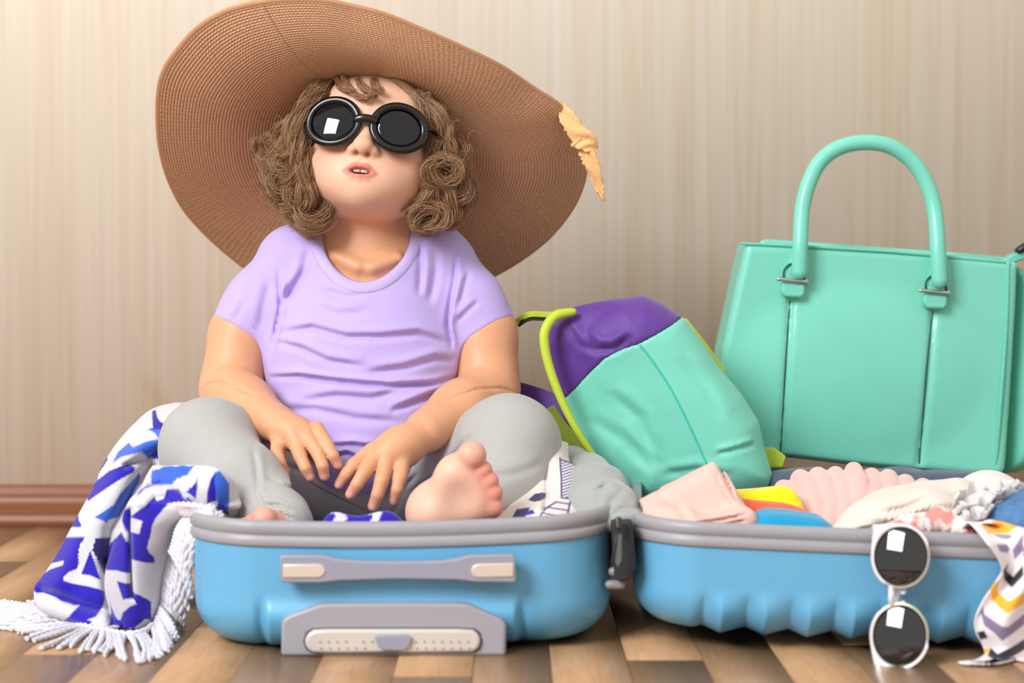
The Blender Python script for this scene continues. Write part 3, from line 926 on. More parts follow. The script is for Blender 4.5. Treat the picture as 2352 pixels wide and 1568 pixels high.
for g in RGT:
    for r in range(6):
        j = RNG.normal(size=(len(g), 3)) * np.array([7, 7, .005])
        lock([W(p[0] + 10 + q[0], p[1] + q[1], p[2] + q[2]) for p, q in zip(g, j)], 84, .0070, .0035 + .004 * RNG.random(), 1.2 + RNG.random() * 1.4, .0015)
for c in [((1020, 392, .270, 38, 9, -150, 1.7)), ((1020, 388, .268, 34, 12, 60, 1.5)), ((982, 492, .278, 42, 14, -140, 1.5)), ((985, 505, .276, 36, 10, 20, -1.5)), ((1030, 430, .284, 34, 12, -90, 1.3)), ((1035, 350, .290, 30, 12, -40, 1.4))]:
    for _ in range(2): lock(spiral(c[0][0] if isinstance(c[0], tuple) else c[0], c[1], c[2], c[3], c[3] * .55, c[5], .95 * (1 if c[6] > 0 else -1), n=12, dy=.016), 60, .0068, .002, .8, .0020)
# fringe
for g in [[(790, 178, .275), (800, 200, .262), (820, 218, .256), (842, 222, .252), (852, 212, .250)],
          [(820, 180, .275), (835, 200, .262), (850, 215, .254), (862, 222, .250), (868, 210, .250)],
          [(770, 180, .280), (782, 198, .266), (800, 208, .258), (820, 205, .254)],
          [(860, 180, .275), (862, 198, .262), (872, 208, .256), (880, 202, .254)],
          [(760, 185, .285), (742, 210, .270), (722, 245, .266), (705, 290, .268), (700, 330, .27)],
          [(930, 190, .285), (960, 230, .275), (985, 280, .272), (1000, 330, .274)],
          [(900, 180, .28), (945, 215, .272), (975, 262, .268), (992, 310, .272)]]:
    for r in range(3):
        j = RNG.normal(size=(len(g), 3)) * np.array([3, 3, .001])
        lock([W(p[0] + q[0], p[1] + q[1], p[2] + q[2]) for p, q in zip(g, j)], 26, .0030, .001, .5, .0010)
# flyaways
for i in range(120):
    s = RNG.random() < .5
    x = RNG.uniform(625, 700) if s else RNG.uniform(1005, 1060); y = RNG.uniform(260, 470)
    dx = -1 if s else 1
    g = [W(x, y, .30), W(x + dx * 14, y + 15, .295), W(x + dx * RNG.uniform(14, 34), y + RNG.uniform(-10, 40), .30), W(x + dx * RNG.uniform(5, 40), y + RNG.uniform(20, 70), .305)]
    lock(g, 1, .001, .003, 1.0, .002, m=24)

hc = bpy.data.hair_curves.new('hair_strands')
sizes = [len(s) for s in strands]
hc.add_curves(sizes)
allp = np.concatenate(strands).astype(np.float32) - np.array(body_root.location, np.float32)
hc.points.foreach_set('position', allp.ravel())
rad = np.concatenate([np.interp(np.linspace(0, 1, n), [0, .7, 1], [.00021, .00019, .00006]) for n in sizes]).astype(np.float32)
at = hc.attributes.new('radius', 'FLOAT', 'POINT') if 'radius' not in hc.attributes else hc.attributes['radius']
at.data.foreach_set('value', rad)
ho = bpy.data.objects.new('hair_strands', hc); COL.objects.link(ho); ho.parent = hbase; ho['kind'] = 'stuff'; ho['label'] = 'loose light brown curls'
hm = bpy.data.materials.new('hair_light_brown'); t = NT(hm)
hi_ = t.add('ShaderNodeHairInfo'); rp = t.add('ShaderNodeValToRGB'); e = rp.color_ramp.elements
e[0].position = 0.0; e[0].color = hexc('#65432D'); e[1].position = 1.0; e[1].color = hexc('#BC9068')
t.link(hi_.outputs['Random'], rp.inputs['Fac']); t.link(rp.outputs['Color'], t.b.inputs['Base Color']); t.b.inputs['Roughness'].default_value = 0.42
t.b.inputs['Specular IOR Level'].default_value = 0.5
hc.materials.append(hm)
# ------------------------------------------------------------------ straw hat
HATC = W(854, 322, .350)
nh = np.array([0.03, .69, .72]); nh /= np.linalg.norm(nh)
hx = np.array([1.0, 0, 0]); hx -= nh * (hx @ nh); hx /= np.linalg.norm(hx)
hu = np.cross(nh, hx)          # in the hat plane, up and towards the camera
if hu[2] < 0: hu = -hu
outl = [(600, 2), (520, 22), (455, 60), (408, 110), (375, 160), (362, 215), (361, 290), (368, 350), (385, 410), (420, 478), (480, 545), (560, 612), (640, 660),
        (740, 700), (850, 712), (960, 700), (1060, 668), (1130, 635), (1200, 594), (1262, 545), (1308, 490), (1334, 440), (1346, 390), (1340, 335), (1318, 285),
        (1286, 240), (1225, 200), (1150, 150), (1060, 106), (960, 62), (880, 30), (800, 10), (740, -2), (670, -4)]
NO = 720
oc = catmull(outl, NO, closed=True)
def on_plane(px, py):
    d = RAY(px, py); t = ((HATC - CAM) @ nh) / (d @ nh); return CAM + d * t
outer = np.array([on_plane(*q) for q in oc])
rel = outer - HATC; ang = np.arctan2(rel @ hu, rel @ hx)
wv = .022 * np.cos(2 * ang - 0.7) + .010 * np.cos(3 * ang + 0.8)
outer = CAM + (outer - CAM) * (1 + wv / 2.0)[:, None]
ri_x, ri_y = .082, .089
inner_c = HATC - hu * .000
inner = inner_c + ri_x * np.cos(ang)[:, None] * hx + ri_y * np.sin(ang)[:, None] * hu
NR = 45; per = 5; M = NR * per + 1
tt = np.linspace(0, 1, M)
hat_root = empty('sun_hat', HATC + nh * .06, 'huge tan woven straw sun hat with a wide wavy brim on the head', 'hat')
Vh = np.empty((NO, M, 3)); UV = np.empty((NO, M, 2))
bow = -.016 * np.sin(np.pi * tt) ** 1.0
ridge = .0013 * np.abs(np.sin(np.pi * tt * NR)) ** 0.8 * -1
spin = tt ** 1.0
for i in range(NO):
    p = inner[i][None] + (outer[i] - inner[i])[None] * tt[:, None] + nh[None] * (bow + ridge)[:, None]
    Vh[i] = p
    UV[i, :, 0] = i / NO * 330; UV[i, :, 1] = tt * NR
def straw_mat(name, c0, c1, uv=True):
    m = bpy.data.materials.new(name); t = NT(m); b = t.b
    tc = t.add('ShaderNodeTexCoord'); src = tc.outputs['UV']
    sep = t.add('ShaderNodeSeparateXYZ'); t.link(src, sep.inputs[0])
    w1 = t.add('ShaderNodeTexWave', Scale=0.5, Distortion=1.6, Detail=1.5); w1.wave_type = 'BANDS'; w1.bands_direction = 'DIAGONAL'
    t.link(src, w1.inputs['Vector'])
    nz = t.add('ShaderNodeTexNoise', Scale=1.4, Detail=5.0, Roughness=0.75); t.link(src, nz.inputs['Vector'])
    n2 = t.add('ShaderNodeTexNoise', Scale=14.0, Detail=3.0); t.link(tc.outputs['Object'], n2.inputs['Vector'])
    fr = t.add('ShaderNodeMath', operation='PINGPONG'); fr.inputs[1].default_value = 0.5; t.link(sep.outputs['Y'], fr.inputs[0])
    gr = t.add('ShaderNodeMapRange'); gr.inputs['From Min'].default_value = 0.0; gr.inputs['From Max'].default_value = 0.12; gr.inputs['To Min'].default_value = 0.66; gr.inputs['To Max'].default_value = 1.0
    t.link(fr.outputs[0], gr.inputs['Value'])
    rp = t.add('ShaderNodeValToRGB'); e = rp.color_ramp.elements; e[0].position = 0.3; e[0].color = hexc(c0); e[1].position = 0.72; e[1].color = hexc(c1)
    mm = t.add('ShaderNodeMath', operation='ADD'); t.link(nz.outputs['Fac'], mm.inputs[0])
    w1s = t.add('ShaderNodeMath', operation='MULTIPLY_ADD'); w1s.inputs[1].default_value = .30; w1s.inputs[2].default_value = -.15; t.link(w1.outputs['Fac'], w1s.inputs[0]); t.link(w1s.outputs[0], mm.inputs[1])
    t.link(mm.outputs[0], rp.inputs['Fac'])
    mx = t.add('ShaderNodeVectorMath', operation='SCALE'); t.link(rp.outputs['Color'], mx.inputs[0]); t.link(gr.outputs['Result'], mx.inputs['Scale'])
    mr = t.add('ShaderNodeMapRange'); mr.inputs['From Min'].default_value = .3; mr.inputs['From Max'].default_value = .7; mr.inputs['To Min'].default_value = .93; mr.inputs['To Max'].default_value = 1.05; t.link(n2.outputs['Fac'], mr.inputs['Value'])
    my = t.add('ShaderNodeVectorMath', operation='SCALE'); t.link(mx.outputs[0], my.inputs[0]); t.link(mr.outputs['Result'], my.inputs['Scale'])
    t.link(my.outputs[0], b.inputs['Base Color']); b.inputs['Roughness'].default_value = 0.5
    bp = t.add('ShaderNodeBump', Strength=0.7, Distance=0.0008); t.link(mm.outputs[0], bp.inputs['Height']); t.link(bp.outputs['Normal'], b.inputs['Normal'])
    return m
straw = straw_mat('woven_straw', '#B27E5A', '#DDB08C')
brim = from_arrays('brim', Vh.reshape(-1, 3), grid_faces(NO, M, wrap_n=True), straw, hat_root, uv=UV.reshape(-1, 2))
solid(brim, .0016, 0)
# crown
ca = np.linspace(0, 2 * np.pi, 160, endpoint=False); prof = [(0, 1.0), (.02, 1.0), (.045, .98), (.07, .93), (.088, .82), (.098, .6), (.101, .3), (.102, .01)]
cp = catmull(np.array(prof), 60)
Vc = np.array([[HATC + nh * a + r * (ri_x * math.cos(t) * hx + ri_y * math.sin(t) * hu) for a, r in cp] for t in ca])
Uc = np.array([[(t / 6.28 * 330, j * 0.25) for j in range(60)] for t in ca])
crown = from_arrays('crown', Vc.reshape(-1, 3), grid_faces(160, 60, wrap_n=True), straw, hat_root, uv=Uc.reshape(-1, 2)); solid(crown, .0016, 0)
# bound edge of the brim
eo = []
for i in range(0, NO, 2): eo.append(outer[i])
eo = np.array(eo); inn = np.array([inner[i] for i in range(0, NO, 2)]); dd = eo - inn; dd /= np.linalg.norm(dd, axis=1)[:, None]
secs = [(-.0075, -.0022), (-.0070, -.0030), (-.003, -.0032), (.0005, -.0026), (.0018, 0), (.0005, .0022), (-.003, .0024), (-.0075, .0018)]
Ve = np.array([[p + d * a + nh * b for a, b in secs] for p, d in zip(eo, dd)])
from_arrays('brim_edge', Ve.reshape(-1, 3), grid_faces(len(eo), len(secs), wrap_n=True, wrap_k=True), mat('tan_binding', '#BE8C68', rough=0.75, noise=0.06, nscale=200, bump=0.3, bscale=900), hat_root)
# frayed ribbon end at the right of the brim
def strip(name, pts, widths, m, parent, th=.0008, ruff=0.0, ny=(0, -1, 0), fray=0.0):
    P = catmull(np.array(pts), 50); w = np.interp(np.linspace(0, 1, 50), np.linspace(0, 1, len(widths)), widths)
    T, N, Bn = frames(P); D = np.cross(T, np.array(ny)); D /= np.linalg.norm(D, axis=1)[:, None]
    V = np.array([[p + d * ww * u + np.array(ny) * ruff * math.sin(7 * u + i * .3) + d * (abs(u) > .48) * RNG.normal() * fray for u in np.linspace(-.5, .5, 9)] for i, (p, d, ww) in enumerate(zip(P, D, w))])
    o = from_arrays(name, V.reshape(-1, 3), grid_faces(50, 9), m, parent); solid(o, th, 0); return o
rib = mat('apricot_gauze', '#EFBE82', rough=0.85, noise=0.12, nscale=300, bump=0.5, bscale=700, bdist=.001)
re_ = outer[np.argmin(np.hypot(oc[:, 0] - 1300, oc[:, 1] - 262))][1] - .004
rb = strip('ribbon', [W(1284, 234, re_), W(1300, 262, re_ - .004), W(1322, 300, re_ - .006), W(1350, 322, re_ - .004), W(1366, 345, re_)], [.004, .016, .020, .018, .010], rib, hat_root, ruff=.0015, fray=.0008)
strip('ribbon', [W(1340, 325, re_ - .004), W(1350, 355, re_ - .006), W(1366, 395, re_ - .004), W(1376, 430, re_), W(1386, 460, re_)], [.016, .017, .014, .009, .001], rib, hat_root, ruff=.0018, fray=.0008)
strip('ribbon', [W(1312, 335, re_ - .006), W(1330, 330, re_ - .009), W(1352, 336, re_ - .009), W(1370, 350, re_ - .004)], [.002, .012, .012, .006], rib, hat_root, ruff=.001, fray=.0008)

# ------------------------------------------------------------------ black sunglasses on the face
gl_root = empty('sunglasses', hl(0, -96, -4), 'round black thick-rimmed sunglasses worn on the face', 'sunglasses')
blackp = mat('black_acetate', '#070708', rough=0.24, spec=0.5, coat=0.1)
lensm = mat('smoked_lens', '#060507', rough=0.03, spec=0.5, coat=0.1)
def pt_g(cx, s, u, v, out=0.0):
    """point on the lens plane of the glasses: u to the side, v up, out towards the viewer, millimetres"""
    x = cx + u; y = -92 + 0.0032 * x * x * 1.0 - out; z = -2 + v
    return hl(x, y, z)
for s in (-1, 1):
    cx = 33.2 * s
    n = 96; a = np.linspace(0, 2 * np.pi, n, endpoint=False)
    prof = [(0, -1.2), (0.5, 0.8), (2.0, 2.4), (4.5, 3.0), (7.0, 2.2), (8.2, 0.2), (7.6, -2.6), (4.0, -3.4), (1.0, -2.8)]
    V = np.array([[pt_g(cx, s, (21.6 + r) * math.cos(t), (18.8 + r) * math.sin(t), o) for r, o in prof] for t in a])
    from_arrays('rim', V.reshape(-1, 3), grid_faces(n, len(prof), wrap_n=True, wrap_k=True, flip=True), blackp, gl_root)
    rr = np.concatenate([[0.0], np.linspace(0.1, 1.02, 8)])
    V = np.array([[pt_g(cx, s, 21.9 * r * math.cos(t), 19.1 * r * math.sin(t), 2.6 * (1 - r * r) - .8) for r in rr] for t in a])
    o = from_arrays('lens', V.reshape(-1, 3), grid_faces(n, 9, wrap_n=True, flip=True), lensm, gl_root); weld(o); solid(o, .0012, 0)
    # temple
    P = catmull([hl(60 * s, -80, 2), hl(66 * s, -74, 4), hl(70 * s, -40, 4), hl(72 * s, -5, 3), hl(71 * s, 12, -8), hl(69 * s, 20, -22)], 40)
    tube('temple', P, [.0042] * 10 + [.0032] * 30, blackp, gl_root, seg=12, flat=.5)
P = catmull([hl(-9, -93.5, 0), hl(-4, -95.0, 1.5), hl(4, -95.0, 1.5), hl(9, -93.5, 0)], 24)
tube('bridge', P, [.0046] * 24, blackp, gl_root, seg=12, flat=.6, nrm=(0, 1, 0))
# ------------------------------------------------------------------ the open suitcase
def rrect(a, b, r, n):
    """closed rounded rectangle of n points, starting at the middle of the front side (y=-b), going +x"""
    r = max(min(r, a - 1e-4, b - 1e-4), 1e-4)
    segs = [((0, -b), (a - r, -b)), ('c', a - r, -b + r, -90), ((a, -b + r), (a, b - r)), ('c', a - r, b - r, 0), ((a - r, b), (-a + r, b)), ('c', -a + r, b - r, 90),
            ((-a, b - r), (-a, -b + r)), ('c', -a + r, -b + r, 180), ((-a + r, -b), (0, -b))]
    frac = [.16, .09, .14, .06, .14, .06, .14, .09, .12]
    out = []
    for s, f in zip(segs, frac):
        m = max(int(round(n * f)), 2); t = np.arange(m) / m
        if s[0] == 'c':
            ang = np.radians(s[3] + 90 * t); out.append(np.stack([s[1] + r * np.cos(ang), s[2] + r * np.sin(ang)], -1))
        else:
            p, q = np.array(s[0]), np.array(s[1]); out.append(p + (q - p) * t[:, None])
    return np.vstack(out)
def xf(M, P): return P @ np.array(M.to_3x3()).T + np.array(M.translation)
def loft(name, a, b, r, prof, M, m, parent, deform=None, closed_prof=False, n=620, cap=False):
    rows = [np.concatenate([rrect(a - i, b - i, r - i * .9, n), np.full((len(rrect(a - i, b - i, r - i * .9, n)), 1), z)], 1) for i, z in prof]
    A = np.stack(rows, 1)                      # ring x profile x 3
    if deform is not None: A = deform(A)
    nn, k = A.shape[:2]
    V = xf(M, A.reshape(-1, 3)); Fq = grid_faces(nn, k, wrap_n=True, wrap_k=closed_prof)
    if cap:
        c = A[:, 0].mean(0); V = np.vstack([V, xf(M, c[None])])
        tri = [[len(V) - 1, ((i + 1) % nn) * k, i * k] for i in range(nn)]
        Fq = [list(map(int, f)) for f in Fq] + tri
    return from_arrays(name, V, Fq, m, parent)

blue = mat('sky_blue_plastic', '#64AAD2', rough=0.38, coat=0.15, noise=0.015, nscale=8, spec=0.5)
greyrim = mat('grey_plastic_rim', '#9A989E', rough=0.42, noise=0.02, nscale=40)
greydark = mat('grey_plastic', '#9494A4', rough=0.42)
silver = mat('champagne_inlay', '#D9CCBE', rough=0.30, metal=0.25)
lining_m = mat('grey_lining', '#9DA2A0', rough=0.8, noise=0.06, nscale=40, bump=0.3, bscale=500, sheen=0.3)
zipm = mat('dark_zip_tape', '#2B2A2E', rough=0.8)
case_root = empty('suitcase', (0.1, 0.25, 0.0), 'sky blue hard-shell suitcase lying open in two halves on the floor', 'suitcase')

def outer_prof(H, R, top):
    p = [(R + .05, .004), (R + .02, .001), (R + .004, 0.0)]
    for t in np.linspace(0, 90, 16): p.append((R * (1 - math.sin(math.radians(t))), R * (1 - math.cos(math.radians(t)))))
    z = np.linspace(R + .004, top, 14)
    return p + [(0.0 - .0015 * (i / 13), zz) for i, zz in enumerate(z)]
def rim_prof(H, rb):
    z0 = H - rb
    return [(.002, z0 - .001), (-.0030, z0), (-.0042, z0 + .0015), (-.0042, z0 + .0085), (-.0030, z0 + .0092), (-.0030, z0 + .0104), (-.0042, z0 + .0112), (-.0042, H - .0045), (-.0030, H - .0015), (-.0010, H), (.004, H), (.0065, H - .001), (.0065, H - .012), (.002, H - .014)]
def inner_prof(H):
    p = [(.09, .008)]
    for t in np.linspace(0, 90, 10): p.append((.006 + .04 * (1 - math.sin(math.radians(t))), .006 + .04 * (1 - math.cos(math.radians(t)))))
    return p + [(.006, .07), (.006, H - .010)]

# left half
HL = .1185; aL, bL_ = .1885, .262
ML = Matrix.Translation((-.1005, .262, 0)) @ Matrix.Rotation(math.radians(.6), 4, 'Z') @ Matrix.Rotation(math.radians(-.7), 4, 'Y')
ML = Matrix.Translation((0, 0, .0022)) @ ML
def ssb(x, a, b, w): return np.clip((x - a) / w + .5, 0, 1) * np.clip((b - x) / w + .5, 0, 1)
def sm(t): t = np.clip(t, 0, 1); return t * t * (3 - 2 * t)
def defL(A):
    x, y, z = A[..., 0], A[..., 1], A[..., 2]
    front = np.clip((-y - .14) / .10, 0, 1)
    bow = -.010 * (1 - (x / aL) ** 2) * front
    low = sm((.052 - z) / .022)
    step = -.0065 * ssb(x, -.118, .103, .006) * low * front
    groove = .004 * (np.exp(-((x + .1215) / .0045) ** 2) + np.exp(-((x - .107) / .0045) ** 2)) * low * front
    y2 = y + bow + step + groove
    z2 = z - .0055 * sm(z / .09) * (1 - (x / aL) ** 2) * front
    return np.stack([x, y2, z2], -1)
loft('shell', aL, bL_, .066, outer_prof(HL, .040, HL - .020), ML, blue, case_root, defL, cap=True)
rimL = loft('rim', aL, bL_, .066, rim_prof(HL, .0225), ML, greyrim, case_root, defL, closed_prof=True); rimL['label'] = 'grey plastic rim'
liningL = loft('lining', aL, bL_, .066, inner_prof(HL), ML, lining_m, case_root, defL, cap=True)
# right half: yawed a little and tilted down to the right, ribbed along the bottom
HRR = .098
MR = Matrix.Translation((.104, .000, .0)) @ Matrix.Rotation(math.radians(-3.6), 4, 'Z') @ Matrix.Rotation(math.radians(2.0), 4, 'Y') @ Matrix.Translation((aL, bL_, .0185))
def defR(A):
    x, y, z = A[..., 0], A[..., 1], A[..., 2]
    front = np.clip((-y - .10) / .10, 0, 1)
    ph = ((x + .110) / .0382 + .42) % 1.0
    tri = np.where(ph < .42, ph / .42, (1 - ph) / .58)
    w = sm((.040 - z) / .018) * sm((x + .145) / .02) * sm((.17 - x) / .02)
    y2 = y - .0068 * (tri - .35) * w * front - .004 * (1 - (x / aL) ** 2) * front
    z2 = z - .0055 * (tri - .35) * w * front
    bot = np.clip((.02 - z) / .02, 0, 1) * (1 - front)
    return np.stack([x, y2, z2 - .010 * bot], -1)
loft('shell', aL, bL_, .062, outer_prof(HRR, .036, HRR - .020), MR, blue, case_root, defR, cap=True, n=900)
loft('rim', aL, bL_, .062, rim_prof(HRR, .0215), MR, greyrim, case_root, lambda A: np.stack([A[..., 0], A[..., 1] - .004 * (1 - (A[..., 0] / aL) ** 2) * np.clip((-A[..., 1] - .10) / .10, 0, 1), A[..., 2]], -1), closed_prof=True)['label'] = 'grey plastic rim'
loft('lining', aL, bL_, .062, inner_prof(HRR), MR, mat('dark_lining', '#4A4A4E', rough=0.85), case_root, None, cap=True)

# lining puffing up over the hinge side between the halves
Fl = Field()
Fl.chain([W(1425, 1196, .045), W(1398, 1168, .09), W(1368, 1130, .15), W(1340, 1100, .22), W(1312, 1080, .30), W(1300, 1066, .42)], [.010, .018, .021, .021, .020, .020], .02)
Fl.chain([W(1458, 1197, .05), W(1425, 1162, .10), W(1395, 1126, .16), W(1360, 1090, .24)], [.006, .010, .013, .014], .02)
Fl.chain([W(1372, 1192, .045), W(1352, 1160, .10), W(1335, 1130, .16)], [.010, .016, .018], .02)
for pts, w, a, y in [([(1440, 1120), (1395, 1150), (1380, 1200)], 9, .0018, .08), ([(1400, 1080), (1370, 1110), (1350, 1150)], 10, .0015, .15), ([(1470, 1170), (1420, 1165), (1385, 1190)], 8, .002, .06), ([(1350, 1090), (1400, 1090)], 8, .002, .2)]:
    Fl.fold(pts, w, a, y, depth=.2)
Fl.disp(lambda P: .0009 * fbm(P, 40, 9, 2))
Fl.cut(lambda P: P[:, 2] - .085, k=.004)
lf = sculpt('lining_flap', Fl, (.0, -.01, .08), (.17, .47, .20), .0025, lining_m, case_root, it=3)

# hinge gap: dark zip tape, pullers and stubs
prism('zip_tape', [(1404, 1196), (1452, 1196), (1462, 1300), (1446, 1330), (1412, 1330)], .012, .40, zipm, case_root, .002, plane_y=.02)
V, Fq = merge([tube_arrays(catmull([W(1416, 1212, .004), W(1415, 1240, -.002), W(1405, 1290, -.004), W(1412, 1300, -.004), W(1424, 1292, -.004), W(1428, 1240, -.002), W(1424, 1214, .004)], 40), .0008, 8),
               tube_arrays(catmull([W(1420, 1190, .002), W(1421, 1212, 0)], 6), .0030, 8, flat=.5)])
from_arrays('zip_pull', V, Fq, mat('zip_metal', '#4A4743', rough=0.35, metal=0.8), case_root)
prism('zip_pull', [(1421, 1226), (1428, 1228), (1428, 1285), (1419, 1302), (1413, 1290)], -.006, -.0045, mat('zip_leather', '#5A5F5C', rough=0.6), case_root, .0003, plane_y=-.004)
for (px, py) in ((1420, 1312), (1412, 1342)):
    tube('hinge', [W(px - 12, py, .03), W(px + 14, py, .03)], .0042, mat('hinge_grey', '#8E8C8C', rough=0.4), case_root, seg=16)

# carry handle on the left half
yh = -.024
HO = [(644, 1278), (650, 1273), (740, 1273), (775, 1282), (815, 1286), (910, 1288), (1010, 1286), (1050, 1281), (1078, 1273), (1178, 1272), (1184, 1278), (1186, 1330), (1180, 1336), (1090, 1334), (1050, 1329), (910, 1327), (780, 1331), (735, 1336), (652, 1336), (646, 1330)]
hd = prism('carry_handle', HO, -.0300, -.0185, greydark, case_root, .0022, 3, plane_y=yh)
for pts in ([(652, 1293), (733, 1292), (744, 1296), (750, 1308), (744, 1320), (733, 1324), (652, 1324)], [(1180, 1290), (1098, 1292), (1087, 1296), (1081, 1308), (1087, 1320), (1098, 1324), (1180, 1322)]):
    prism('inlay', pts, -.0312, -.0265, silver, hd, .0012, 3, plane_y=yh)['label'] = 'champagne-coloured inlay'
for x in (690, 1140):
    prism('mount', [(x - 35, 1284), (x + 35, 1284), (x + 35, 1326), (x - 35, 1326)], -.020, -.004, greydark, case_root, .002, plane_y=yh)
# retractable handle housing
yp = -.018
hs = prism('handle_housing', [(646, 1505), (647, 1425), (664, 1411), (733, 1386), (750, 1384), (905, 1383), (1060, 1384), (1078, 1387), (1150, 1418), (1163, 1432), (1162, 1505)], -.0215, .03, mat('grey_plastic_warm', '#9C9AA2', rough=0.42), case_root, .003, 3, plane_y=yp)
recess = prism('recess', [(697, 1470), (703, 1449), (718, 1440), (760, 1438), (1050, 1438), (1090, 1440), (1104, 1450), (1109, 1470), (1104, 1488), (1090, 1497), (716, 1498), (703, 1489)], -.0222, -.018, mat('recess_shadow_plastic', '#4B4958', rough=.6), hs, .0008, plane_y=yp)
grip = prism('grip', [(701, 1470), (707, 1453), (722, 1443), (760, 1441), (1050, 1441), (1086, 1443), (1100, 1453), (1105, 1470), (1099, 1485), (1086, 1494), (720, 1496), (707, 1487)], -.0262, -.018, mat('champagne_grip', '#CFC8C0', rough=0.3, metal=.15), hs, .0040, 4, plane_y=yp)
prism('grip_pad', [(725, 1477), (733, 1465), (760, 1461), (1045, 1461), (1072, 1464), (1084, 1475), (1076, 1488), (740, 1490)], -.0268, -.024, mat('grip_grey', '#BFBDC2', rough=.45), grip, .0010, plane_y=yp) if False else None
prism('release_button', [(861, 1456), (868, 1453), (938, 1453), (948, 1458), (942, 1480), (930, 1488), (882, 1488), (872, 1480)], -.0300, -.024, greydark, hs, .0012, 3, plane_y=yp)
dots = []
for row, y_ in enumerate((1473, 1489)):
    for k in range(20):
        x_ = (735 if row == 0 else 738) + k * 20 - (row * 0)
        if (row == 0 and 4 <= k <= 4) or x_ > 1080 or 855 < x_ < 952: continue
        c = W(x_, y_ - (0 if row == 0 else 1), -.0262)
        dots.append(tube_arrays(np.array([c + [0, .001, 0], c + [0, -.0004, 0]]), .0009, 6))
V, Fq = merge(dots); tag(from_arrays('grip_dots', V, Fq, mat('dot_dark', '#8A8794', rough=.6), hs), kind='stuff')
# ------------------------------------------------------------------ blue and white beach towel
WHT = np.array(lin([206, 203, 210])); NAVY = np.array(lin([42, 30, 168])); BLU = np.array(lin([52, 98, 206])); DRK = np.array(lin([38, 26, 96]))
def print_cols(px, py, polys, base=WHT, soft=1.0, jag=1.2):
    # jag: the woven edge of the print
    jx = px + jag * np.sin(py * 1.7 + px * .4); jy = py + jag * np.sin(px * 1.9)
    c = np.tile(base, px.shape + (1,))
    for col, poly in polys:
        P = np.array(poly, float)
        lo, hi = P.min(0) - 4, P.max(0) + 4
        m = (px > lo[0]) & (px < hi[0]) & (py > lo[1]) & (py < hi[1])
        if not m.any(): continue
        d = sdpoly(jx[m], jy[m], P); w = np.clip(.5 - d / (2 * soft), 0, 1)[:, None]
        c[m] = c[m] * (1 - w) + col * w
    return c
Z1 = lambda pts: [(60 + x / 4.3556, 900 + y / 4.3556) for x, y in pts]
Z2 = lambda pts: [(x / 4.3556, 1180 + y / 4.3556) for x, y in pts]
polysA = [
    (NAVY * .8, Z1([(1265, 205), (1300, 190), (1320, 270), (1350, 310), (1420, 345), (1405, 390), (1215, 390), (1275, 370), (1270, 300)])),
    (BLU, Z1([(1240, 388), (1405, 385), (1460, 420), (1400, 480), (1330, 480), (1300, 430)])),
    (np.array(lin([40, 90, 150])), Z1([(1545, 130), (1570, 128), (1605, 180), (1590, 192)])),
    (BLU, Z1([(1075, 570), (1200, 510), (1330, 480), (1460, 480), (1460, 620), (1300, 650), (1190, 665), (1210, 640), (1150, 600), (1060, 630), (960, 660), (880, 715), (930, 610), (1035, 520)])),
    (NAVY, Z1([(1265, 660), (1330, 630), (1460, 630), (1460, 680), (1290, 672)])),
    (np.array(lin([30, 60, 130])), Z1([(825, 640), (830, 680), (740, 820), (715, 900), (690, 910), (700, 840), (770, 720)])),
    (NAVY, Z1([(615, 1010), (700, 910), (840, 800), (980, 735), (1050, 740), (1085, 770), (1070, 800), (960, 870), (830, 960), (700, 1050), (630, 1100)])),
    (BLU * .85, Z1([(1050, 880), (1120, 800), (1130, 850), (1060, 1060), (960, 1200), (930, 1240), (800, 1280), (870, 1130), (930, 1020)])),
    (BLU, Z1([(870, 1130), (840, 1230), (795, 1305), (740, 1280), (690, 1262), (780, 1200)])),
    (NAVY, Z1([(500, 1170), (530, 1250), (565, 1360), (370, 1360), (420, 1280)])),
    # lower
    (NAVY, Z2([(860, 235), (800, 330), (785, 430), (790, 500), (770, 555), (690, 590), (640, 640), (640, 675), (720, 700), (880, 730), (980, 755), (1030, 780), (1035, 850), (1010, 960), (960, 1040), (880, 1060), (930, 1075), (890, 1130), (700, 1105), (590, 1080), (700, 1020), (800, 925), (740, 925), (610, 880), (540, 830), (450, 790), (370, 800), (345, 760), (350, 690), (420, 620), (520, 560), (640, 520), (650, 475), (540, 500), (420, 545), (480, 400), (565, 240), (700, 242)])),
    (NAVY, Z2([(905, 370), (850, 520), (815, 610), (900, 620), (1000, 665), (960, 540)])),
    (DRK * 1.25, Z2([(955, 250), (1110, 232), (1090, 330), (1060, 420), (1055, 600), (1030, 620), (960, 440), (925, 370)])),
    (NAVY, Z2([(1110, 870), (1150, 980), (1190, 1060), (1215, 1060), (1240, 980), (1300, 920), (1370, 890), (1330, 820), (1240, 850), (1180, 665), (1290, 690), (1310, 780), (1420, 820), (1500, 870), (1500, 1050), (1440, 1040), (1360, 1120), (1290, 1200), (1180, 1185), (1060, 1165), (1130, 980)])),
    (NAVY, Z2([(1230, 180), (1290, 320), (1290, 590), (1180, 560), (1060, 560), (1070, 430), (1100, 320)])),
]
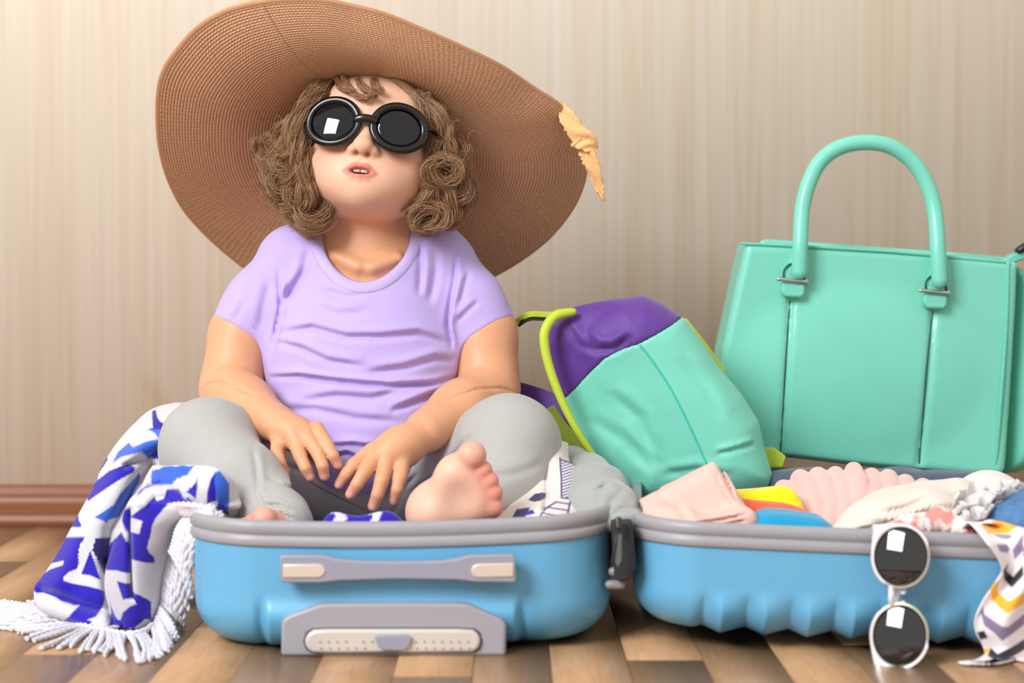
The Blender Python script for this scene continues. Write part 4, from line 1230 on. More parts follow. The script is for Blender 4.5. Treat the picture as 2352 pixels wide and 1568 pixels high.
polysB = [
    (BLU, Z1([(1270, 790), (1400, 755), (1530, 745), (1690, 748), (1630, 830), (1520, 870), (1450, 940), (1270, 935), (1255, 860)])),
    (NAVY * .75, Z1([(1900, 800), (1900, 960), (1905, 1080), (1840, 1100), (1815, 1140), (1820, 1000), (1850, 880)])),
    (BLU, Z1([(1930, 795), (2020, 920), (2020, 1200), (1960, 1160), (1910, 1090), (1885, 900), (1900, 810)])),
    (NAVY, Z1([(1610, 1000), (1700, 920), (1722, 870), (1725, 940), (1705, 1090), (1680, 1050)])),
    (NAVY, Z1([(1920, 1100), (1990, 1140), (2030, 1230), (1940, 1185), (1895, 1150)])),
    (NAVY, Z1([(1410, 985), (1520, 985), (1570, 1060), (1640, 1120), (1530, 1130), (1430, 1120), (1360, 1190), (1300, 1260), (1260, 1340), (1240, 1440), (1200, 1560), (1100, 1600), (1030, 1560), (1040, 1450), (1000, 1380), (975, 1290), (985, 1190), (1040, 1150), (1065, 1200), (1065, 1260), (1180, 1300), (1130, 1415), (1040, 1400), (1030, 1450), (1200, 1500), (1060, 1300), (1070, 1240), (1160, 1160), (1280, 1050), (1310, 1105), (1380, 1080)])),
    (WHT, Z1([(1070, 1270), (1175, 1300), (1130, 1415), (1040, 1385)])),
    (np.array(lin([60, 60, 190])), Z1([(1110, 1030), (1180, 960), (1300, 930), (1420, 945), (1300, 945), (1190, 980), (1130, 1045)])),
    (NAVY, Z1([(1600, 1070), (1620, 1060), (1640, 1110), (1720, 1150), (1620, 1125)])),
    (NAVY, Z2([(1540, 30), (1500, 200), (1470, 330), (1490, 380), (1535, 420), (1540, 480), (1460, 480), (1330, 450), (1300, 600), (1290, 400), (1295, 150), (1300, 20)])),
    (WHT, Z2([(1325, 35), (1435, 70), (1400, 195), (1300, 175)])),
    (NAVY * .8, Z2([(1290, 380), (1310, 600), (1320, 780), (1300, 760), (1290, 560)])),
    (NAVY, Z2([(1320, 760), (1420, 820), (1500, 870), (1500, 1050), (1440, 1040), (1360, 1120), (1290, 1200), (1230, 1180), (1240, 1000), (1370, 890), (1310, 800)])),
]
tow = mat('terry_towel', '#ECECF0', rough=0.95, vcol=True, bump=0.7, bscale=700, bdist=0.0008, sheen=0.3, spec=0.1, noise=0.05, nscale=500)
towel_root = empty('beach_towel', W(330, 1440, .12), 'blue and white patterned towel with white fringe hanging over the suitcase onto the floor', 'towel')

def patch(name, L, R, depth, polys, nu, nv, th=.003, parent=towel_root, m=tow, colfn=None):
    """cloth patch between two edge lines given in pixels; depth(px, py, u, v) gives its place in the room"""
    A = catmull(L, nv); C = catmull(R, nv); u = np.linspace(0, 1, nu)
    G = A[:, None, :] * (1 - u)[None, :, None] + C[:, None, :] * u[None, :, None]
    v = np.linspace(0, 1, nv)[:, None] * np.ones(nu)[None]; uu = np.ones(nv)[:, None] * u[None]
    px, py = G[..., 0], G[..., 1]
    y = depth(px, py, uu, v)
    V = WA(px, py, y)
    V[..., 2] = np.maximum(V[..., 2], .003)
    c = print_cols(px, py, polys) if colfn is None else colfn(px, py, uu, v)
    o = from_arrays(name, V.reshape(-1, 3), grid_faces(nv, nu), m, parent, col=c.reshape(-1, 3)); solid(o, th, 0)
    return o
def ridge(px, py, line, w):
    line = np.array(line, float); return np.exp(-(distpoly(px, py, line, closed=False) / w) ** 2)
def floor_y(py):      # depth at which a pixel row meets the floor
    b = (784.0 - py) / F_PX; dz = -SP + b * CP; dy = CP + b * SP
    return CAM[1] + dy * (-CAM[2] / dz)
def dA(px, py, u, v):
    y = .30 - .175 * np.clip((py - 930) / 510, 0, 1) ** .8
    y = y - .030 * np.sin(np.pi * u) ** .8
    y += .020 * ridge(px, py, [(345, 1070), (310, 1120), (255, 1220), (245, 1290)], 16) + .014 * ridge(px, py, [(240, 1290), (250, 1400), (262, 1440)], 10)
    y += .014 * ridge(px, py, [(180, 1190), (150, 1350), (130, 1420)], 20) * 0 + .010 * ridge(px, py, [(100, 1360), (130, 1365), (190, 1390), (230, 1400)], 14)
    y -= .012 * ridge(px, py, [(300, 1050), (240, 1130), (180, 1240), (130, 1340)], 30)
    y += .010 * ridge(px, py, [(370, 1035), (330, 1055), (290, 1070)], 9)
    y -= .010 * ridge(px, py, [(375, 1005), (330, 1025), (270, 1060)], 14)
    return y
LA = [(440, 928), (400, 928), (350, 942), (310, 975), (270, 1020), (235, 1075), (215, 1125), (195, 1160), (165, 1215), (130, 1280), (100, 1325), (82, 1350), (84, 1385), (105, 1405), (150, 1425), (200, 1442)]
RA = [(470, 950), (460, 975), (440, 1010), (420, 1040), (400, 1070), (390, 1100), (380, 1130), (370, 1165), (360, 1210), (352, 1260), (350, 1310), (352, 1350), (352, 1390), (345, 1425), (330, 1448), (300, 1462)]
patch('drape', LA, RA, dA, polysA, 190, 300)
def dB(px, py, u, v):
    y = .150 - .075 * np.clip((py - 1070) / 90, 0, 1) ** .7 + .045 * np.clip((py - 1170) / 260, 0, 1)
    y = y - .022 * np.sin(np.pi * np.clip(u, 0, 1)) ** .7
    y += .012 * ridge(px, py, [(300, 1170), (300, 1250), (302, 1330), (304, 1370)], 6)
    y -= .012 * ridge(px, py, [(330, 1150), (350, 1130), (390, 1125), (430, 1150)], 12)
    y += .012 * ridge(px, py, [(320, 1140), (345, 1115), (390, 1108), (440, 1130), (470, 1160)], 7)
    return y
LB = [(352, 1072), (338, 1095), (325, 1125), (300, 1150), (285, 1185), (272, 1225), (258, 1270), (246, 1310), (244, 1350), (252, 1390), (262, 1425), (270, 1455)]
RB = [(500, 1072), (522, 1095), (540, 1130), (548, 1165), (480, 1180), (415, 1200), (395, 1240), (375, 1290), (366, 1340), (362, 1385), (350, 1425), (335, 1452)]
patch('fold_roll', LB, RB, dB, polysB + [p for p in polysA if min(q[1] for q in p[1]) > 1210 and min(q[0] for q in p[1]) > 225], 160, 220)
def dBt(px, py, u, v): return .125 - .06 * np.sin(np.pi * v) ** .7 - .01 * np.sin(np.pi * u)
patch('fold_roll', [(352, 1076), (400, 1070), (450, 1070), (490, 1074), (512, 1086), (535, 1110), (550, 1150), (560, 1190)], [(385, 1168), (410, 1160), (440, 1162), (470, 1170), (490, 1180), (505, 1188), (520, 1192), (540, 1200)], dBt, polysB, 90, 120)

# fringe: twisted cords
fr = mat('white_cord', '#D8D5DE', rough=0.9, bump=0.5, bscale=900, bdist=.001, sheen=.2)
def twisted(P, r):
    P = np.asarray(P); n = len(P); T, N, Bn = frames(P); out = []
    L = np.concatenate([[0], np.cumsum(np.linalg.norm(np.diff(P, axis=0), axis=1))])
    for k in (0, 1):
        a = L / .0080 * math.pi + k * math.pi
        out.append(tube_arrays(P + .48 * r * (np.cos(a)[:, None] * N + np.sin(a)[:, None] * Bn), r * .72, 6))
    return out
cords = []
def cord(pts, r=.0026, n=22):
    q = np.array([W(*p) for p in pts]); q[:, 2] = np.maximum(q[:, 2], r * 1.1); cords.extend(twisted(catmull(q, n), r))
rr = random.Random(3)
# hanging on the suitcase side
base = catmull([(500, 1168), (455, 1172), (425, 1190), (408, 1215), (398, 1250), (385, 1285), (375, 1320), (368, 1355), (362, 1390), (355, 1420), (345, 1445)], 44)
ends = catmull([(502, 1205), (470, 1210), (441, 1285), (438, 1300), (434, 1345), (430, 1385), (420, 1410), (420, 1445), (405, 1475), (385, 1500), (360, 1512)], 44)
for i, (a, b) in enumerate(zip(base, ends)):
    y0 = .075 + .055 * (i / 43) - (.03 if 3 < i < 20 else 0)
    b = b + np.array([rr.uniform(-8, 6), rr.uniform(-14, 10)])
    mx_, my_ = (a + b) / 2; ye = y0 - .008 if b[1] < 1470 else float(floor_y(b[1])) + .002
    sag = 10 if i < 12 else 4
    cord([(a[0], a[1], y0), (mx_ + sag + rr.uniform(-3, 3), my_ - 4, (y0 + ye) / 2 - .010), (b[0], b[1], ye)])
for i in range(9):
    k = i / 8
    cord([(386 + 10 * k, 1160 + 16 * k, .066), (430 + 20 * k, 1158 + 22 * k + rr.uniform(-3, 3), .040), (478 + rr.uniform(0, 34), 1170 + 24 * k + rr.uniform(-5, 5), .022)], .0028)
# lying on the floor in front
base = catmull([(95, 1402), (125, 1420), (165, 1434), (200, 1445), (240, 1452), (290, 1462), (330, 1456)], 46)
ends = catmull([(20, 1385), (-30, 1412), (10, 1440), (45, 1466), (110, 1492), (200, 1502), (262, 1508), (320, 1522), (372, 1520)], 46)
for i, (a, b) in enumerate(zip(base, ends)):
    b = b + np.array([rr.uniform(-10, 10), rr.uniform(-8, 8)])
    y0 = float(floor_y(a[1])) - .004; y1 = float(floor_y(b[1] - 3))
    m_ = (a + b) / 2 + np.array([rr.uniform(-12, 12), rr.uniform(-4, 4)])
    cord([(a[0], a[1] - 4, y0), (m_[0], m_[1] - 6, (y0 + y1) / 2 - .003), (b[0], b[1] - 3, y1)], .0023)
for k in range(26):
    x = rr.uniform(-6, 150); y = rr.uniform(1385, 1450)
    b = (x - rr.uniform(20, 70), y + rr.uniform(-14, 16)); a = (max(x, 60) + 20, y + rr.uniform(-4, 10))
    cord([(a[0], a[1], float(floor_y(a[1] + 3))), ((a[0] + b[0]) / 2, (a[1] + b[1]) / 2 + rr.uniform(-6, 6), float(floor_y((a[1] + b[1]) / 2 + 3))), (b[0], b[1], float(floor_y(b[1] + 3)))], .0021)
# beaded selvedge
cord([(x, y - 2, float(floor_y(y)) - .006) for x, y in [(95, 1400), (125, 1420), (165, 1434), (200, 1445), (240, 1452), (290, 1462), (330, 1456), (352, 1440)]], .0032, 60)
V, Fq = merge(cords); tag(from_arrays('fringe', V, Fq, fr, towel_root), 'white twisted fringe', kind='stuff')

# the towel under the child inside the case
n1, n2 = 240, 160
X, Y = np.meshgrid(np.linspace(-.275, .072, n1), np.linspace(.012, .46, n2), indexing='ij')
Pt = np.stack([X, Y, Y * 0], -1).reshape(-1, 3)
Zt = .072 + .010 * fbm(Pt, 42, 21, 3).reshape(n1, n2) + .016 * np.exp(-((X + .28) / .05) ** 2) + .014 * sm((X - .0) / .07) - .02 * sm((.03 - Y) / .02)
gz = np.exp(-((X + .142) / .058) ** 6 - ((Y - .058) / .024) ** 2); Zt = Zt * (1 - gz) + (.1135 + .0025 * np.sin(X * 95)) * gz
bird = fbm(Pt, 58, 33, 2).reshape(n1, n2); bird2 = fbm(Pt + 3, 90, 34, 2).reshape(n1, n2)
w = np.clip((bird - .12) * 14 + .5, 0, 1)[..., None]; w2 = np.clip((np.abs(bird2) - .10) * 12 + .5, 0, 1)[..., None]
c = WHT * (1 - w * w2) + NAVY * w * w2
hb = (np.exp(-((X + .145) / .075) ** 4 - ((Y - .058) / .04) ** 2) > .3)[..., None] & (np.sin(X * 150 + 8 * np.sin(Y * 90)) > -.55)[..., None]
c = np.where(hb, NAVY, c)
U_ = (X + .1015) / .1735; V_ = (Y - .236) / .224
X = -.1015 + .160 * U_ * np.sqrt(1 - .30 * V_ ** 2); Y = .236 + .216 * V_ * np.sqrt(1 - .30 * U_ ** 2)
from_arrays('seat_layer', np.stack([X, Y, Zt], -1).reshape(-1, 3), grid_faces(n1, n2), tow, towel_root, col=c.reshape(-1, 3))
# the corner bunched up behind the knee on the right
Z5 = lambda pts: [(1180 + x / 4.1267, 860 + y / 4.1267) for x, y in pts]
inks = np.array(lin([56, 40, 130]))
def lines_col(px, py, u, v):
    c = np.tile(np.array(lin([228, 218, 212])), px.shape + (1,))
    def line(pts, w, col=inks):
        nonlocal c
        d = distpoly(px, py, np.array(pts), closed=False); k = np.clip((w - d) / 1.2 + .5, 0, 1)[..., None]; c = c * (1 - k) + col * k
    line(Z5([(430, 800), (450, 990), (450, 1180), (530, 1190), (600, 1090), (670, 990), (600, 870), (500, 835), (435, 815)]), 1.8)
    reg = inpoly(px, py, Z5([(440, 815), (500, 835), (600, 870), (665, 990), (600, 1090), (530, 1190), (455, 1180)]))
    st = np.sin((py + .35 * px) * .92)
    k = (np.clip(st * 2.2, 0, 1) * reg)[..., None]; c = c * (1 - k) + inks * k
    line(Z5([(545, 1150), (520, 1260), (490, 1390)]), 2.2); line(Z5([(400, 1220), (340, 1260), (260, 1330), (245, 1400)]), 2.0)
    for a, b in (((400, 1222), (530, 1240)), ((310, 1270), (515, 1300)), ((270, 1325), (505, 1365)), ((250, 1375), (400, 1405))): line(Z5([a, b]), 1.6)
    line(Z5([(590, 1080), (670, 1110), (660, 1130), (600, 1100)]), 3.0); line(Z5([(540, 1150), (600, 1145), (660, 1180)]), 1.2)
    blk = inpoly(px, py, Z5([(140, 1200), (210, 1140), (290, 1130), (310, 1150), (250, 1210), (190, 1220)])) | inpoly(px, py, Z5([(-40, 1420), (30, 1290), (160, 1270), (130, 1330), (60, 1390)]))
    c = np.where(blk[..., None], DRK, c)
    b2 = inpoly(px, py, Z5([(130, 1310), (180, 1290), (205, 1330), (120, 1350), (60, 1410), (100, 1420), (70, 1380)]))
    return np.where(b2[..., None], NAVY, c)
def dC(px, py, u, v):
    y = .235 - .17 * v - .035 * np.sin(np.pi * u) ** .6
    y += .014 * ridge(px, py, Z5([(300, 900), (310, 1100), (290, 1290)]), 7) + .010 * ridge(px, py, Z5([(560, 1150), (530, 1300), (520, 1400)]), 5) * 0
    return y
patch('bunched_corner', [(1262, 1008), (1240, 1050), (1222, 1100), (1195, 1140), (1165, 1170), (1120, 1205)], [(1302, 1018), (1306, 1060), (1335, 1090), (1345, 1130), (1342, 1170), (1338, 1210)], dC, [], 130, 130, colfn=lines_col)
# ------------------------------------------------------------------ mint handbag
mint = mat('mint_leather', '#76CDB8', rough=0.36, noise=0.05, nscale=9, bump=0.15, bscale=260, bdist=.0006, coat=.1)
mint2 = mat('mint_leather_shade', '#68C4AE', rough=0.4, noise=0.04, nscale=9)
seamd = mat('dark_green_seam', '#1F4A40', rough=.7)
chrome = mat('nickel', '#C9C4BE', rough=0.18, metal=1.0)
yb = .44
bag_root = empty('handbag', W(1960, 1075, yb + .05), 'large mint green leather handbag with one tall handle arching up', 'handbag')
Fb = Field()
front = [(1703, 560), (1800, 562), (2000, 574), (2200, 588), (2316, 602), (2312, 700), (2300, 900), (2288, 1070), (2276, 1086), (2200, 1082), (2000, 1064), (1800, 1042), (1640, 1030), (1628, 1005), (1650, 800), (1680, 660)]
Fb.slab(front, yb + .045, .045, .008, .004)
Fb.ell(W(1960, 860, yb + .01), (.10, .018, .07), .03)
for px_, py0, py1, dx in ((1815, 690, 1036, -22), (2143, 712, 1064, -32)):
    a, b = W(px_, py0, yb), W(px_ + dx, py1, yb)
    def gfn(P, a=a, b=b):
        ba = (b - a)[[0, 2]]; q = P[:, [0, 2]] - a[[0, 2]]; t = np.clip((q @ ba) / (ba @ ba), 0, 1); d = np.hypot(*(q - t[:, None] * ba).T)
        return np.where(P[:, 1] < yb + .02, .0035 * np.exp(-(d / .0035) ** 2) , 0)
    Fb.disp(gfn, (a + b) / 2, .12)
Fb.cut(lambda P: np.maximum(np.abs(P[:, 1] - yb - .045) - .032, sdpoly(P[:, 0], P[:, 2], [tuple(W(x, y, yb)[[0, 2]]) for x, y in [(1760, 540), (2290, 580), (2290, 640), (1760, 600)]])), W(2000, 600, yb + .04), .17, .003)
bagb = sculpt('bag_body', Fb, (.20, yb - .03, .09), (.58, yb + .12, .39), .0030, mint, bag_root, it=2)
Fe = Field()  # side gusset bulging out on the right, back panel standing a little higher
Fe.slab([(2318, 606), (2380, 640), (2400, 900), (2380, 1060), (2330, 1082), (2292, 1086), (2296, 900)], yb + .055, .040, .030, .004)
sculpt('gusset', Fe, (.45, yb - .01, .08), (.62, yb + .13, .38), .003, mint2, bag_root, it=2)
Fk = Field(); Fk.slab([(1745, 553), (1760, 549), (2000, 566), (2200, 580), (2310, 590), (2312, 640), (1745, 600)], yb + .084, .004, .003, .002)
sculpt('back_panel', Fk, (.2, yb + .06, .3), (.6, yb + .11, .39), .002, mint, bag_root, it=1)
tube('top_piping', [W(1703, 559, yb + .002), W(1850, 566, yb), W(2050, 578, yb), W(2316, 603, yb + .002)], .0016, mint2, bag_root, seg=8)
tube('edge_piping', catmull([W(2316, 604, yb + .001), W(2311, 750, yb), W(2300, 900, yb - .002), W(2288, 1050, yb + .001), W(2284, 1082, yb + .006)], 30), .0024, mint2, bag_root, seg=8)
tube('bottom_piping', catmull([W(1640, 1033, yb + .002), W(1800, 1045, yb), W(2000, 1067, yb), W(2200, 1085, yb), W(2280, 1089, yb + .004)], 30), .0020, seamd, bag_root, seg=8)
for px_, py0, py1, dx in ((1815, 690, 1036, -22), (2143, 712, 1064, -32)):
    P = []
    for k in np.linspace(0, 1, 30):
        x_, y_ = px_ + dx * k ** .8, py0 + (py1 - py0) * k
        h = Fb.hit(x_, y_, .3, .6); P.append((h if h is not None else W(x_, y_, yb)) + [0, -.0004, 0])
    tube('seam', np.array(P), .0011, seamd, bag_root, seg=6)
def hitb(x_, y_, off=0.0):
    h = Fb.hit(x_, y_, .3, .6); return (h if h is not None else W(x_, y_, yb)) + np.array([0, -off, 0])
hp = catmull([W(1836, 625, yb - .016), W(1838, 560, yb - .016), W(1843, 480, yb - .008), W(1858, 420, yb - .004), W(1885, 370, yb), W(1930, 338, yb), W(1990, 327, yb), (W(2050, 338, yb)), W(2100, 376, yb), W(2132, 430, yb - .002), W(2148, 490, yb - .006), W(2154, 570, yb - .016), W(2158, 645, yb - .018)], 120)
tube('handle', hp, .0086, mint, bag_root, seg=20)
for (cx, cy, dx) in ((1824, 636, 0), (2150, 662, 0)):
    # leaf-shaped tab that widens from the handle, buckle bar and keeper below it
    yf = hitb(cx, cy)[1]; d_ = yf - (yb - .004)
    o = prism('tab', [(cx + 2, cy - 92), (cx + 24, cy - 80), (cx + 34, cy - 40), (cx + 34, cy - 10), (cx + 26, cy + 12), (cx - 2, cy + 18), (cx - 22, cy + 6), (cx - 14, cy - 30), (cx - 4, cy - 60)], yf - .008, yf + .003, mint, bag_root, .003, 3, plane_y=yb - .006)
    tube('tab_edge', catmull([W(cx - 24, cy + 4, yf - .0085), W(cx - 22, cy - 16, yf - .0085), W(cx - 8, cy - 30, yf - .0085), W(cx + 8, cy - 28, yf - .0085), W(cx + 20, cy - 14, yf - .0085), W(cx + 24, cy + 6, yf - .0085)], 24), .0012, seamd, bag_root, seg=6)
    prism('keeper', [(cx - 30, cy + 10), (cx + 24, cy + 14), (cx + 24, cy + 40), (cx + 16, cy + 48), (cx - 22, cy + 46), (cx - 30, cy + 36)], yf - .014, yf + .002, mint, bag_root, .003, 3, plane_y=yb - .010)
    tube('buckle_bar', [W(cx - 36, cy + 5, yf - .0165), W(cx + 29, cy + 11, yf - .0165)], .0022, chrome, bag_root, seg=12)
    tube('buckle_bar', [W(cx + 28, cy + 8, yf - .0155), W(cx + 30, cy + 16, yf - .008)], .0022, chrome, bag_root, seg=12)
prism('zip_end', [(2300, 600), (2325, 584), (2352, 575), (2400, 560), (2400, 590), (2352, 596), (2330, 604)], yb + .02, yb + .04, mint2, bag_root, .002, plane_y=yb + .02)
prism('zip_tip', [(2332, 572), (2352, 558), (2400, 535), (2410, 560), (2352, 578), (2336, 584)], yb + .015, yb + .03, mat('black_rubber', '#15181A', rough=.4), bag_root, .003, plane_y=yb + .02)

# ------------------------------------------------------------------ mint and purple backpack
ybp = .30
bp_root = empty('backpack', W(1600, 1130, ybp), 'mint and purple child backpack with lime green piping leaning on the case', 'backpack')
purple = mat('purple_nylon', '#5A2D8C', rough=0.6, noise=0.05, nscale=60, bump=.3, bscale=900, sheen=.2)
aqua = mat('aqua_nylon', '#76D0BA', rough=0.55, noise=0.04, nscale=30, bump=.3, bscale=900, sheen=.2)
limem = mat('lime_webbing', '#B9CC38', rough=0.6, bump=.4, bscale=900)
ol = [(1262, 735), (1300, 716), (1390, 695), (1478, 681), (1520, 700), (1568, 732), (1600, 775), (1645, 838), (1700, 905), (1738, 965), (1752, 1020), (1775, 1085), (1768, 1118), (1700, 1135), (1560, 1145), (1475, 1146), (1420, 1105), (1375, 1060), (1335, 1010), (1300, 930), (1272, 860), (1254, 790)]
def pack():
    F = Field()
    F.slab(ol, ybp + .04, .055, .045, .01)
    seamw = np.array([W(x, y, ybp)[[0, 2]] for x, y in [(1400, 660), (1468, 786), (1500, 830), (1545, 900), (1590, 990), (1622, 1062), (1650, 1160)]])
    lp = np.vstack([seamw, [[seamw[-1][0] - .4, seamw[-1][1]], [seamw[0][0] - .4, seamw[0][1]]]])
    F.disp(lambda P: np.clip(-sdpoly(P[:, 0], P[:, 2], lp) * .42, 0, .035) * np.clip((ybp + .03 - P[:, 1]) / .02, 0, 1), (.15, ybp, .2), .4)
    for pts, w, a in [([(1340, 770), (1375, 800), (1410, 800), (1450, 770)], 14, .006),
            ([(1300, 745), (1330, 790), (1380, 812)], 12, .004), ([(1400, 900), (1470, 960), (1500, 1040)], 18, .003), ([(1350, 960), (1430, 1010), (1500, 1080)], 20, .0035),
            ([(1560, 820), (1610, 880), (1660, 960)], 20, .002), ([(1640, 1040), (1700, 1025), (1735, 1018)], 8, .004), ([(1520, 1090), (1600, 1075), (1680, 1090)], 12, .003)]:
        F.fold(pts, w, a, ybp, depth=.3)
    F.disp(lambda P: .0022 * fbm(P, 30, 12, 2), (.15, ybp, .2), .4)
    return F
cutl = [(1200, 1010), (1285, 930), (1310, 908), (1345, 868), (1388, 822), (1430, 800), (1468, 786), (1520, 758), (1566, 730), (1640, 690), (1640, 600), (1200, 600)]
cutw = np.array([W(x, y, ybp)[[0, 2]] for x, y in cutl])
Pp = pack(); Pp.ops.append(('i', lambda P: sdpoly(P[:, 0], P[:, 2], cutw), np.array([.15, .3, .3]), 5, .0015)); Pp.disp(lambda P: 0 * P[:, 0] - .0006, (.15, ybp, .2), .5)
sculpt('top_panel', Pp, (0, .15, .08), (.32, .46, .36), .0026, purple, bp_root, it=2, slack=.02)
Pm = pack(); Pm.ops.append(('s', lambda P: sdpoly(P[:, 0], P[:, 2], cutw), np.array([.15, .3, .3]), 5, .0015))
sculpt('main_panel', Pm, (0, .15, .08), (.32, .46, .36), .0026, aqua, bp_root, it=2, slack=.02)
sp = [Pm.hit(*q, .1, .5) for q in catmull([(1470, 792), (1500, 830), (1545, 900), (1590, 990), (1622, 1062)], 14)]
tube('seam', catmull(np.array([q for q in sp if q is not None]), 50), .0011, mat('teal_piping', '#3FC4B4', rough=.6), bp_root, seg=8)
pip = catmull([W(1316, 716, ybp + .01), W(1275, 726, ybp + .005), W(1252, 760, ybp), W(1252, 800, ybp - .002), W(1264, 850, ybp - .004), W(1284, 905, ybp - .006), W(1312, 965, ybp - .008), W(1344, 1018, ybp - .008), W(1372, 1056, ybp - .006)], 80)
tube('piping', pip, np.interp(np.linspace(0, 1, 80), [0, .1, .6, 1], [.004, .0056, .0046, .0028]), limem, bp_root, seg=12)
tube('piping', catmull([W(1575, 738, ybp + .06), W(1620, 795, ybp + .06), W(1660, 852, ybp + .06)], 30), .003, limem, bp_root, seg=10)
# back strap, grab loop
strip('grab_loop', [W(1290, 722, ybp + .05), W(1250, 722, ybp + .05), W(1215, 722, ybp + .05), W(1188, 738, ybp + .06), W(1165, 760, ybp + .06)], [.006, .006, .006, .006], limem, bp_root, th=.002)
strip('grab_loop', [W(1290, 730, ybp + .052), W(1250, 731, ybp + .052), W(1215, 732, ybp + .052), W(1190, 746, ybp + .062)], [.005, .005, .005], mat('black_webbing', '#2A3020', rough=.8), bp_root, th=.002)
strip('shoulder_strap', [W(1180, 890, ybp + .07), W(1220, 905, ybp + .06), W(1265, 930, ybp + .05), W(1300, 970, ybp + .045), W(1330, 1015, ybp + .045)], [.014, .018, .024, .030, .030], purple, bp_root, th=.010)
strip('strap_webbing', [W(1262, 935, ybp + .02), W(1290, 985, ybp + .02), W(1320, 1020, ybp + .02), W(1345, 1050, ybp + .02)], [.010, .016, .018, .014], mat('olive_webbing', '#6F7A1A', rough=.8), bp_root, th=.003)
strip('strap_end', [W(1740, 1040, ybp + .05), W(1770, 1050, ybp + .05), W(1800, 1060, ybp + .05)], [.012, .022, .012], limem, bp_root, th=.003)
# ------------------------------------------------------------------ clothes in the right half
def cloth(name, label, cat, build, lo, hi, h, m, group=None, it=2, root=None, parts=None, slack=.008):
    F = Field(); build(F)
    if root is None:
        o = sculpt(name, F, lo, hi, h, m, None, it=it, slack=slack); tag(o, label, cat, group); return o
    return sculpt(name, F, lo, hi, h, m, root, it=it, slack=slack)
jer = dict(rough=0.9, bump=.25, bscale=1100, bdist=.0004, sheen=.25, spec=.2)
pinkj = mat('pale_pink_jersey', '#E4B8AC', noise=.02, nscale=20, **jer)
def b(F):
    F.slab([(1470, 1150), (1560, 1105), (1642, 1064), (1655, 1078), (1672, 1100), (1690, 1130), (1712, 1165), (1738, 1196), (1742, 1222), (1600, 1225), (1500, 1215)], .075, .018, .012, .01, tilt=.5)
    F.cone(W(1510, 1185, .05), W(1560, 1205, .035), .010, .016, .015)
    F.cone(W(1600, 1210, .030), W(1712, 1190, .040), .012, .008, .012)
    F.cone(W(1690, 1176, .052), W(1716, 1200, .040), .008, .009, .008)
    for p, w, a in [([(1560, 1195), (1620, 1190), (1680, 1182), (1712, 1175)], 6, .0035), ([(1600, 1205), (1660, 1196), (1715, 1186)], 5, .003), ([(1512, 1135), (1560, 1165), (1580, 1200)], 14, .002), ([(1660, 1080), (1676, 1110), (1694, 1150)], 6, .003), ([(1650, 1090), (1660, 1120), (1690, 1170)], 5, .002)]:
        F.fold(p, w, a, .05, depth=.2)
    F.disp(lambda P: .0012 * fbm(P, 60, 41, 2))
cloth('pink_shirt', 'pale pink jersey top folded at the left end of the clothes', 'top', b, (.09, -.0, .08), (.24, .16, .19), .0018, pinkj)
st_root = empty('striped_garment', W(1800, 1200, .07), 'yellow, red and turquoise blue garment folded between the pink clothes', 'garment')
def b(F):
    F.slab([(1680, 1126), (1740, 1120), (1800, 1113), (1822, 1122), (1840, 1150), (1850, 1185), (1700, 1180)], .135, .020, .012, .01, tilt=.5); F.disp(lambda P: .0012 * fbm(P, 70, 42, 2))
cloth('yellow_panel', None, None, b, (.18, .06, .08), (.30, .22, .17), .002, mat('yellow_jersey', '#F7DC10', **jer), root=st_root)
def b(F):
    F.slab([(1680, 1146), (1740, 1152), (1800, 1154), (1850, 1168), (1872, 1200), (1700, 1215)], .11, .018, .012, .01, tilt=.5); F.disp(lambda P: .0014 * fbm(P, 80, 43, 2))
cloth('red_panel', None, None, b, (.18, .04, .08), (.30, .2, .16), .002, mat('coral_red_jersey', '#EE6648', **jer), root=st_root)
def b(F):
    F.slab([(1722, 1186), (1760, 1175), (1830, 1174), (1880, 1186), (1908, 1206), (1922, 1240), (1720, 1240)], .060, .034, .020, .01); F.disp(lambda P: .0012 * fbm(P, 90, 44, 2))
cloth('blue_panel', None, None, b, (.17, .0, .07), (.31, .13, .14), .002, mat('turquoise_jersey', '#1294C4', **jer), root=st_root)
# pleated pink skirt
def b(F):
    tops = [(1800, 1105), (1838, 1082), (1880, 1076), (1920, 1072), (1960, 1062), (2000, 1078), (2040, 1082), (2080, 1092), (2120, 1100)]
    F.ell(W(1940, 1185, .22), (.075, .05, .030), .01)
    for i, (x, y) in enumerate(tops):
        bx = 1842 + (x - 1800) * .80
        F.chain([W(x, y + 18, .22), W((x + bx) / 2 + 6, y + 55, .185), W(bx, 1175, .15), W(bx - 4, 1215, .13)], [.0100, .0125, .0125, .012], .0015)
    F.disp(lambda P: .0010 * fbm(P, 70, 45, 2))
cloth('pleated_skirt', 'pale pink pleated skirt bunched under the handbag', 'skirt', b, (.22, .08, .07), (.47, .30, .16), .002, mat('pale_pink_chiffon', '#E4B4AC', noise=.02, rough=.7, sheen=.4, sss=.1))
